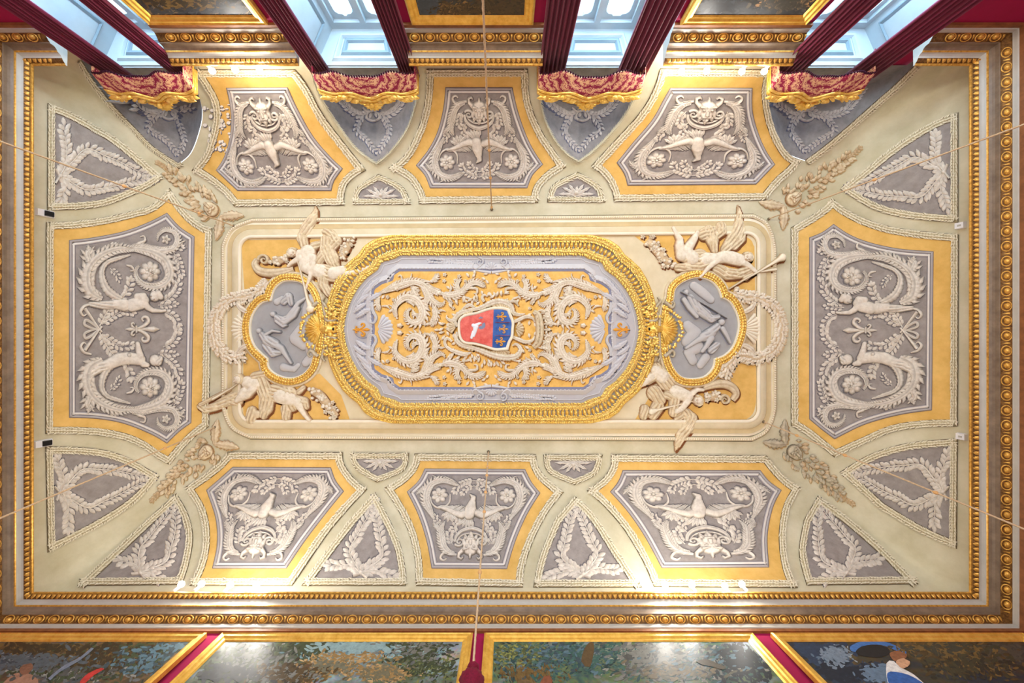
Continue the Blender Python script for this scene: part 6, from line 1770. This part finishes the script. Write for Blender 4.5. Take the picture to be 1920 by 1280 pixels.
# ------------------------------------------------------------------ spotlights on the cornice
SP = [(398, 133, 'F', .012), (441, 131, 'F', .03), (487, 133, 'F', .026), (1278, 134, 'F', .028), (1325, 133, 'F', .026), (1391, 134, 'F', .014), (1433, 134, 'F', .012),
      (340, 1095, 'B', .010), (378, 1094, 'B', .014), (432, 1096, 'B', .028), (481, 1096, 'B', .030), (1247, 1096, 'B', .030), (1297, 1096, 'B', .026), (1359, 1098, 'B', .010), (1391, 1095, 'B', .018)]
pos = ['first', 'second', 'third', 'fourth']
cnt = {}
for px, py, sd, br in SP:
    z = 5.76; c = p3(px, py, z)
    gkey = (sd, px < 900); cnt[gkey] = cnt.get(gkey, 0)+1
    lab = '%s spotlight from the left in the %s group on the %s cornice' % (pos[cnt[gkey]-1], 'left' if px < 900 else 'right', 'window wall' if sd == 'F' else 'picture wall')
    t = thing('spotlight', lab, 'spotlight', (c.x, c.y, 5.63), 'spotlights on the %s cornice' % ('window' if sd == 'F' else 'picture'))
    d = (Vector((0, 0, 1.2))-c).normalized()
    u = d.cross(Vector((0, 0, 1))).normalized(); w = u.cross(d)
    def cyl(prof, name, m_, cap=True):
        V = []; Fc = []; n_ = 14
        for r, l in prof:
            for k in range(n_): V.append(tuple(c+d*l+u*r*math.cos(2*PI*k/n_)+w*r*math.sin(2*PI*k/n_)))
        for j in range(len(prof)-1):
            for k in range(n_): Fc.append((j*n_+k, j*n_+(k+1) % n_, (j+1)*n_+(k+1) % n_, (j+1)*n_+k))
        if cap: Fc.append(tuple(range(n_))); Fc.append(tuple(len(V)-1-k for k in range(n_)))
        return mesh_obj(name, V, Fc, m_, t, smooth=False)
    cyl([(.022, -.09), (.034, -.07), (.040, 0), (.036, .0)], 'lamp_body', 'lamp_body')
    cyl([(.034+br*.2, .002), (.034+br*.2, .006)], 'lens', 'lamp_lens')
    s = -1 if sd == 'F' else 1
    V, Fc = box((c.x-.008, min(c.y, c.y+s*.03), 5.625), (c.x+.008, max(c.y, c.y+s*.03), c.z-.02)); mesh_obj('bracket', V, Fc, 'lamp_body', t, smooth=False)
    L = bpy.data.lights.new('lamp_beam', 'POINT'); L.energy = 1.5+900*max(0, br-.01); L.shadow_soft_size = .06; L.color = (1, .95, .87)
    o = bpy.data.objects.new('lamp_beam', L); o.parent = t
    o.location = Vector(c)+d*.16-Vector(t['_b']); COL.objects.link(o)

# ------------------------------------------------------------------ small sensors on the short walls
for px, py, blk, lab in ((84, 400, 1, 'white detector with black lens on the left wall, upper'), (80, 831, 1, 'white detector with black lens on the left wall, lower'), (1803, 423, 0, 'small white detector box on the right wall, upper'), (1805, 818, 0, 'small white detector box on the right wall, lower')):
    p, n = MAIN.PN(np.array([px]), np.array([py])); p = Vector(p[0]); n = Vector(n[0])
    t = thing('motion_detector', lab, 'detector', tuple(p), 'motion detectors')
    u = Vector((0, 1, 0)); w = n.cross(u).normalized(); u = w.cross(n)
    def bx(a, b, c0, h0, h1, m_, nm, off=0.):
        V = []
        for h_ in (h0, h1):
            for x_, y_ in ((-a, -b), (a, -b), (a, b), (-a, b)):
                k = .85 if h_ == h1 else 1; V.append(tuple(p+w*(x_*k+off)+u*y_*k+n*h_))
        mesh_obj(nm, V, [(0, 1, 5, 4), (1, 2, 6, 5), (2, 3, 7, 6), (3, 0, 4, 7), (4, 5, 6, 7)], m_, t, smooth=False)
    if blk:
        bx(.105, .05, 0, -.01, .03, 'white_plastic', 'housing')
        bx(.05, .035, 0, .03, .055, 'black_plastic', 'lens', .03 if w.x > 0 else -.03)
    else: bx(.055, .045, 0, -.01, .05, 'white_plastic', 'housing'); bx(.02, .012, 0, .05, .055, 'corn_white', 'led_cover')

flush()
flush_shadows()
for o in list(bpy.data.objects):
    if '_b' in o: del o['_b']
print('objects', len(bpy.data.objects), 'tris', sum(len(m.polygons) for m in bpy.data.meshes))
